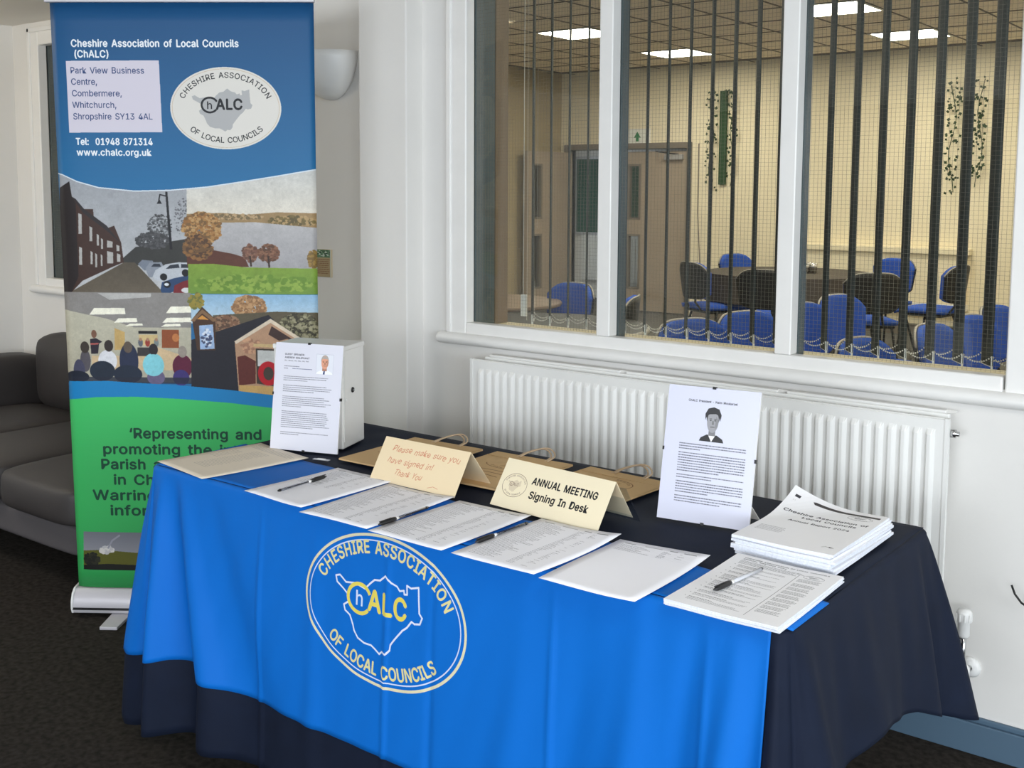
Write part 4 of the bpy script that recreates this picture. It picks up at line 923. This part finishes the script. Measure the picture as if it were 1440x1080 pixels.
# shelter photograph
b_a.poly(Q5([(598, 580), (1200, 580), (1200, 720), (598, 720)]), (142, 182, 212), grad=(186, 204, 214)); random.seed(23)
b_a.specks(*q5(870, 640), 80*s5, 55*s5, [(168, 128, 88), (140, 104, 72), (190, 150, 108)], 420, 3, 8); b_a.specks(*q5(620, 615), 36*s5, 40*s5, [(150, 134, 60), (110, 112, 60)], 120, 3, 8)
b_a.poly(Q5([(700, 680), (1000, 660), (1200, 665), (1200, 880), (700, 880)]), (92, 84, 66)); b_a.specks(*q5(1100, 750), 100*s5, 84*s5, [(130, 126, 96), (84, 80, 60), (156, 150, 120), (60, 56, 44)], 900, 3, 8); b_a.specks(*q5(760, 720), 70*s5, 40*s5, [(126, 92, 70), (92, 70, 56), (150, 118, 92)], 420, 3, 8)
b_a.poly(Q5([(598, 800), (960, 676), (985, 700), (830, 810), (822, 1070), (598, 1070)]), (38, 38, 46))
b_a.poly(Q5([(602, 700), (650, 640), (712, 700), (712, 850), (625, 850)]), (74, 52, 40)); b_a.poly(Q5([(596, 706), (650, 652), (720, 706), (700, 712), (650, 672), (612, 712)]), (130, 100, 72)); b_a.poly(Q5([(625, 700), (650, 680), (680, 702)]), (214, 150, 70)); b_a.poly(Q5([(635, 730), (700, 724), (708, 842), (640, 846)]), (160, 186, 220)); b_a.specks(*q5(672, 790), 16, 30, [(70, 80, 110), (220, 228, 240)], 60, 3, 7)
b_a.poly(Q5([(802, 812), (972, 700), (1140, 815), (1130, 830), (1128, 1080), (822, 1080)]), (186, 148, 118)); b_a.poly(Q5([(800, 805), (970, 694), (1145, 808), (1135, 820), (970, 714), (808, 818)]), (222, 206, 182)); b_a.poly(Q5([(960, 770), (975, 730), (1120, 822), (1090, 828), (1050, 790), (1010, 800)]), (66, 48, 44))
b_a.specks(*q5(880, 830), 50*s5, 40*s5, [(206, 160, 126), (168, 124, 100)], 60, 4, 10); b_a.poly(Q5([(814, 880), (850, 872), (900, 900), (900, 1010), (822, 1020)]), (98, 46, 40)); b_a.poly(Q5([(890, 815), (1048, 820), (1048, 835), (890, 830)]), (206, 180, 130))
b_a.poly(Q5([(900, 838), (1040, 842), (1040, 1030), (905, 1010)]), (70, 60, 52)); b_a.poly(Q5([(908, 846), (1015, 850), (1015, 925), (910, 925)]), (206, 208, 204)); b_a.ring(*q5(960, 960), 26, 32, 18, (190, 26, 40)); b_a.poly(Q5([(822, 1018), (1128, 1030), (1128, 1080), (822, 1080)]), (206, 168, 104))
# soften the four pictures as a photographic print is soft
def blur(A, r):
    k = np.exp(-np.linspace(-2, 2, 2*r+1)**2); k /= k.sum()
    for ax in (0, 1):
        P = np.pad(A, [(r, r) if i == ax else (0, 0) for i in range(3)], mode='edge')
        A = sum(w*np.take(P, np.arange(i, i+A.shape[ax]), ax) for i, w in enumerate(k))
    return A
_y0, _y1 = int(q(200, 222)[1]*b_a.s), int(q(200, 548)[1]*b_a.s)
_reg = blur(b_a.a[_y0:_y1, :, :3], 2); _n = 0
for sc_, am in ((4, .05), (12, .05), (40, .05)):
    g = rng.normal(0, 1, (_reg.shape[0]//sc_+2, _reg.shape[1]//sc_+2, 1)); g = np.kron(g, np.ones((sc_, sc_, 1)))[:_reg.shape[0], :_reg.shape[1]]; _n = _n+am*blur(g, max(1, sc_//2))
b_a.a[_y0:_y1, :, :3] = np.clip(_reg*(1+_n*.28), 0, 1)
# white hairline joints and curved colour fields
top = [(83, 225), (99, 229), (120, 238), (150, 246), (200, 250.5), (250, 249), (300, 244.5), (350, 237), (400, 229), (458, 219)]
b_a.poly(Q([(70, -20), (470, -20)])+Q(top[::-1]), (24, 76, 124), grad=(38, 112, 162)); b_a.line(Q(top), 4, (214, 224, 232))
low = [(105, 519), (160, 517.5), (200, 520), (260, 523), (330, 529), (400, 537), (470, 549)]
b_a.poly(Q(low)+Q([(470, 700), (105, 700)]), (26, 128, 188)); gr = [(105, 546), (145, 541.5), (200, 540.5), (260, 543), (330, 548), (400, 556), (470, 569)]
b_a.poly(Q(gr)+Q([(480, 850), (105, 850)]), (66, 192, 104), grad=(50, 156, 82))
b_a.poly(Q([(125, 747), (420, 747), (420, 807), (125, 807)]), (112, 114, 122), grad=(168, 168, 174)); random.seed(24)
b_a.poly(Q([(125, 777), (150, 775), (200, 779), (300, 777), (420, 778), (420, 807), (125, 807)]), (92, 92, 34)); b_a.specks(*q(158, 775), 22, 12, [(214, 210, 204), (190, 188, 188)], 60, 4, 9); b_a.specks(*q(137, 790), 26, 22, [(32, 34, 28), (46, 46, 34)], 120, 4, 9)
b_a.poly(Q([(125, 800), (160, 797), (260, 801), (420, 800), (420, 807), (125, 807)]), (26, 26, 24)); b_a.line(Q([(176, 752), (166, 760), (160, 772)]), 6, (150, 150, 160))
# wording
WH = (240, 242, 246)
def bt(t, x0, x1, yb, cap, col, bold=True):
    a, b = q(x0, yb), q(x1, yb); b_a.text(t, a[0], a[1], cap, col, bold, fit=b[0]-a[0])
bt('Cheshire Association of Local Councils', 113.5, 345.5, 62, 23, WH); bt('(ChALC)', 117.5, 167, 75.5, 23, WH)
b_a.poly(Q([(106, 80), (235, 79), (239, 172), (110, 173)]), (216, 210, 222)); NV = (52, 72, 120)
for t, x0, x1, yb in (('Park View Business', 112, 215, 96), ('Centre,', 113, 150, 110.5), ('Combermere,', 114, 184, 125.5), ('Whitchurch,', 114.5, 176.5, 140.5), ('Shropshire SY13 4AL', 115.5, 226, 155.5)): bt(t, x0, x1, yb, 20, NV, False)
bt('Tel:  01948 871314', 119, 226, 189, 22, WH); bt('www.chalc.org.uk', 120, 224, 203, 21, WH)
oc = q(326.7, 140.6); emblem(b_a, oc[0], oc[1], 76.5*2.36, 56*2.40, 'oval')
GK = (22, 70, 52)
for t, x0, x1, yb in (('\u2018Representing and', 190, 376, 602), ('promoting the interests of', 153, 440, 626), ('Parish and Town Councils', 150, 430, 649), ('in Cheshire and', 168, 342, 672.5), ('Warrington through', 139, 366, 696.5), ('information', 163, 296, 720)): bt(t, x0, x1, yb, 34, GK)
ban = thing('pull_up_banner', (-3.477, 2.052, 0), math.radians(36), label='tall blue and green pull-up banner with four photographs left of the table', cat='banner')
LEAN = .045
def bsheet(a, b):
    x = a*BW; e = abs(2*a-1)**14
    return (x-.012*(b)*(1-a)+.004*b*a, -LEAN*b+.012*e+.003*math.sin(a*PI)*math.sin(b*PI)-.02, .095+BH*1.008*b)
MB().grid(bsheet, 40, 30).build('printed_sheet', print_mat('banner print', b_a, .5, .3), ban, smooth=True, recalc=False, solid=.0006)
n = 12; pr_ = [(-.045, .012), (-.052, .03), (-.050, .055), (-.040, .078), (-.022, .092), (.02, .096), (.045, .085), (.052, .05), (.048, .012)]
mb = MB(); vs = [(x, y, z) for x in (-.008, BW+.008) for y, z in pr_]; k = len(pr_)
mb.add(vs, [(i, (i+1) % k, k+(i+1) % k, k+i) for i in range(k)]+[tuple(range(k)), tuple(range(k, 2*k))[::-1]]); mb.build('cassette', M['silver'], ban, bevel=.003)
for x in (-.012, BW+.004):
    mb = MB(); vs = [(xx, y*1.06, z*1.04) for xx in (x, x+.008) for y, z in pr_]; mb.add(vs, [(i, (i+1) % k, k+(i+1) % k, k+i) for i in range(k)]+[tuple(range(k)), tuple(range(k, 2*k))[::-1]]); mb.build('end_cap', M['white'], ban, bevel=.002)
MB().box(-.006, BW+.006, -.0535, -.050, .026, .034).build('front_groove', M['plasticblk'], ban)
for x in (.16, BW-.16): MB().prism([(x-.03, -.16), (x+.03, -.16), (x+.04, .16), (x-.04, .16)], .0, .011).build('foot', M['silver'], ban, bevel=.002)
MB().box(-.022, BW+.01, -LEAN-.032, -LEAN-.012, .095+BH*1.008-.004, .095+BH*1.008+.03).build('top_rail', M['silver'], ban, bevel=.003)
MB().tube([(BW/2, .01, .08), (BW/2, -LEAN+.0, .095+BH)], .011, 10).build('support_pole', M['alu'], ban, smooth=True)

# ------------------------------------------------------------------ sofa against the window wall
sf = thing('sofa', (-4.33, 2.45, 0), label='dark grey three seat sofa behind the banner against the window wall', cat='sofa')
def pad(x0, x1, y0, y1, z0, z1, r, name, m_, tilt=0, puff=.012):
    cx, cy, cz = (x0+x1)/2, (y0+y1)/2, (z0+z1)/2; hx, hy, hz = (x1-x0)/2, (y1-y0)/2, (z1-z0)/2
    bm = bmesh.new(); bmesh.ops.create_cube(bm, size=2); bmesh.ops.subdivide_edges(bm, edges=bm.edges[:], cuts=5, use_grid_fill=True)
    for v in bm.verts:
        a, b, c = v.co; f = (1-a*a)*(1-b*b)*(1-c*c if abs(c) < .99 else 1)
        co = Vector((a*hx, b*hy, c*hz)); inn = Vector((max(-hx+r, min(hx-r, co.x)), max(-hy+r, min(hy-r, co.y)), max(-hz+r, min(hz-r, co.z)))); d = co-inn
        if d.length > 1e-6: co = inn+d.normalized()*r
        if abs(c) > .99: co.z += math.copysign(puff*(1-a*a)*(1-b*b), c)
        if abs(b) > .99: co.y += math.copysign(puff*(1-a*a)*(1-c*c), b)
        v.co = co
    me = bpy.data.meshes.new(name); bm.to_mesh(me); bm.free(); me.materials.append(m_); me.polygons.foreach_set('use_smooth', [True]*len(me.polygons))
    o = bpy.data.objects.new(name, me); COL.objects.link(o); o.parent = sf; o.location = (cx+4.33, cy-2.45, cz); o.rotation_euler = (tilt, 0, 0)
    md = o.modifiers.new('s', 'SUBSURF'); md.levels = md.render_levels = 1
for k in range(3): pad(-5.14+.56*k, -4.585+.56*k, 2.03, 2.84, .275, .44, .045, 'seat_cushion', M['sofa'], puff=.012)
for k in range(3): pad(-5.05+.55*k, -4.51+.55*k, 2.76, 2.93, .42, .77, .06, 'back_cushion', M['sofa'], tilt=.0, puff=.02)
pad(-5.16, -3.45, 2.09, 2.94, .15, .28, .02, 'base', M['sofabase'], puff=0); pad(-5.16, -3.45, 2.88, 2.96, .2, .66, .03, 'back_frame', M['sofabase'], puff=0)
pad(-5.36, -5.15, 2.06, 2.94, .15, .655, .04, 'armrest', M['sofa'], puff=.006); pad(-3.45, -3.27, 2.2, 2.94, .15, .60, .04, 'armrest', M['sofa'], puff=.006)
for x in (-5.05, -3.55):
    for y in (2.2, 2.85): MB().tube([(x+4.33, y-2.45, .16), (x+4.33, y-2.45, 0)], [.025, .018], 10).build('leg', M['plasticblk'], sf, smooth=True)

# ------------------------------------------------------------------ wall light, small notice, cable
wl = thing('wall_light', (-3.16, D, 1.90), label='white half bowl uplighter on the wall beside the banner', cat='wall light')
prf = [(.135*math.cos(t), -.175*math.sin(t)+.085) for t in np.linspace(0, PI/2*.97, 12)]
MB().lathe([(r, z) for r, z in prf], 24, a0=PI, a1=2*PI).build('bowl', M['white'], wl, smooth=True, solid=.004)
MB().box(-.05, .05, -.02, 0, -.04, .06).build('back_plate', M['white'], wl)
wn = Art(60, 110, 6, (170, 150, 112)); wn.rect(0, 0, 60, 32, (92, 130, 96)); random.seed(31); wn.specks(30, 14, 26, 12, [(60, 100, 66), (190, 205, 190), (40, 70, 50)], 40, 2, 5); wn.greek(6, 54, 38, 8, 8, (120, 78, 48), .5); wn.rect(55, 0, 60, 110, (206, 206, 188))
nt2 = thing('wall_notice', (-3.215, D-.003, 1.184), label='small green and brown card on the wall at the banner edge', cat='notice')
MB().add([(-.045, -.002, -.053), (.042, -.002, -.053), (.042, -.002, .053), (-.045, -.002, .053)], [(0, 1, 2, 3)], [(0, 0), (1, 0), (1, 1), (0, 1)]).build('notice_print', print_mat('wall notice print', wn), nt2, recalc=False)
MB().box(-.046, .043, -.001, .003, -.054, .054).build('card', M['card'], nt2)
tag(MB().tube([(-.655, D-.06, .492), (-.645, D-.065, .472), (-.628, D-.07, .455), (-.60, D-.075, .444), (-.55, D-.075, .44), (-.48, D-.05, .46), (-.46, D-.004, .50)], .0028, 8).build('black_cable', M['plasticblk'], smooth=True), 'black cable end poking in at the right edge by the wall', 'cable')

# ------------------------------------------------------------------ chairs and tables of the far room
def make_chair():
    r = thing('conference_chair', (0, 0, 0)); sz = .45
    def seat(a, b):
        x = -.21+.43*a; y = (b-.5)*.47*(1-.10*(1-a)); e = max(abs(2*a-1), abs(2*b-1))
        return (x, y, sz+.018*(1-e**4)-.03*max(0, a-.75)**2*8)
    MB().grid(seat, 10, 10).build('seat', M['bluef'], r, smooth=True, solid=.035)
    MB().box(-.19, .18, -.20, .20, sz-.045, sz-.02).build('seat_pan', M['shell'], r, bevel=.01)
    def prof(b): return .5+(.22*(1-abs(2*b-1)**3.2))     # rounded outline
    def back(off, w0):
        def fn(a, b):
            y = (a-.5)*w0; hw = 1-.0*b; z0, z1 = .525, .845
            k = (1-abs(2*a-1)**4.0); lo, hi = .14*(1-k), .74+.26*k; z = z0+(z1-z0)*(lo+(hi-lo)*b)
            return (-.225-.10*(z-.5)+off+.055*(2*a-1)**2, y*(1-.10*(1-b)), z)
        return fn
    MB().grid(back(.0, .45), 14, 10).build('backrest', M['bluef'], r, smooth=True, solid=.030)
    MB().grid(back(-.026, .465), 14, 10).build('back_shell', M['shell'], r, smooth=True, solid=.012)
    loop = [back(-.022, .47)(t, 1) for t in np.linspace(0, 1, 15)]
    MB().tube(loop, .006, 6).build('edge_trim', M['rim'], r, smooth=True)
    for s in (-1, 1):
        MB().tube([(-.235, s*.06, .62), (-.245, s*.07, .5), (-.20, s*.10, .43), (.1, s*.10, .43)], .011, 7).build('back_strut', M['tube'], r, smooth=True)
        MB().tube([(.13, s*.20, .43), (.20, s*.235, .01)], .011, 7).build('leg', M['tube'], r, smooth=True)
        MB().tube([(-.10, s*.20, .43), (-.24, s*.235, .01)], .011, 7).build('leg', M['tube'], r, smooth=True)
    return r
CH = [('near_table', -4.20, 6.14, -106, 'blue chair behind the brown table in the left pane'), ('x', -3.44, 5.64, 202, 'blue chair cut by the left edge of the middle pane'),
      ('t', -4.66, 8.60, 60, 'leftmost black backed chair at the round table'), ('t', -4.95, 9.98, -15, 'blue chair at the far left of the round table'),
      ('t', -3.78, 8.18, 100, 'black backed chair just left of the thick mullion'), ('t', -2.98, 8.42, 130, 'black backed chair at the near right of the round table'),
      ('t', -3.46, 10.36, -110, 'blue chair at the far right of the round table'), ('t', -2.72, 9.75, 172, 'blue chair seen side on at the right end of the round table'),
      ('r', -2.52, 6.47, -12, 'tall looking blue chair in the left row, farthest of that row'), ('r', -2.50, 5.88, -14, 'blue chair cut by the left edge of the right pane'), ('r', -2.54, 5.26, -16, 'second nearest blue chair of the left row behind the sill'), ('r', -2.60, 4.78, -20, 'nearest blue chair of the left row, only its top above the sill'),
      ('r', -1.62, 5.34, -4, 'blue chair in the right row behind the sixth blind slat'), ('r', -1.58, 5.86, -8, 'blue chair in the right row, second from the right edge'), ('r', -1.62, 6.46, -6, 'farthest blue chair of the right row with a cream edge'), ('r', -1.70, 4.62, -8, 'nearest blue chair of the right row, mostly below the sill')]
c0 = make_chair(); first = True
for g, x, y, a, lab in CH:
    A = math.radians(a); loc = (x+.25*math.cos(A), y+.25*math.sin(A), 0)
    grp = {'t': 'blue and black chairs round the far table', 'r': 'blue chairs in rows behind the window sill'}.get(g, 'blue chairs near the left pane')
    if first: c = c0; c.location = loc; c.rotation_euler = (0, 0, A); c['label'] = lab; c['group'] = grp; first = False
    else: c = dup(c0, loc, A, lab, grp)
    c['category'] = 'chair'
def rtable(x, y, r_, label, top, skirt=None, edge=None):
    t = thing('round_table', (x, y, 0), label=label, cat='table')
    MB().lathe([(0, .705), (r_-.004, .705), (r_, .712), (r_, .724), (r_-.004, .73), (0, .73)], 40).build('table_top', top, t, smooth=False)
    if edge: MB().lathe([(r_+.001, .704), (r_+.01, .706), (r_+.01, .73), (r_+.001, .732)], 40).build('edge_band', edge, t, smooth=True)
    if skirt:
        pf = MB()
        def fn(a, b):
            an = 2*PI*a; rr = r_+.005+.0*b+.02*b+.018*b*math.sin(an*13)
            return (rr*math.cos(an), rr*math.sin(an), .735-.24*b)
        pf.grid(fn, 104, 5).add([(0, 0, .736)]+[((r_+.006)*math.cos(2*PI*k/60), (r_+.006)*math.sin(2*PI*k/60), .735) for k in range(60)], [(0, 1+k, 1+(k+1) % 60) for k in range(60)])
        pf.build('cloth_cover', skirt, t, smooth=False, recalc=False)
    for k in range(4):
        a = PI/4+k*PI/2; MB().tube([(.1*math.cos(a), .1*math.sin(a), .7), (.42*math.cos(a)*r_/.6, .42*math.sin(a)*r_/.6, .01)], .014, 7).build('leg', M['steel'], t, smooth=True)
rtable(-4.12, 9.42, .74, 'round table with a dark cover ringed by chairs', M['dcloth'], skirt=M['dcloth'])
rtable(-4.62, 5.75, .48, 'small round brown table in front of the open door', M['brown'])
rtable(-3.58, 4.88, .60, 'round black table with a silver edge just behind the sill', M['shell'], edge=M['rim'])
cp = thing('table_centrepiece', (-3.98, 9.48, .737), label='silver cups gathered in the middle of the round table', cat='tableware')
for k in range(5):
    a = k*1.26; MB().lathe([(0, 0), (.028, 0), (.034, .05), (.036, .085), (.03, .085), (.028, .01), (0, .008)], 14).build('cup', M['chrome'], cp, smooth=True, loc=(.07*math.cos(a), .07*math.sin(a), 0))
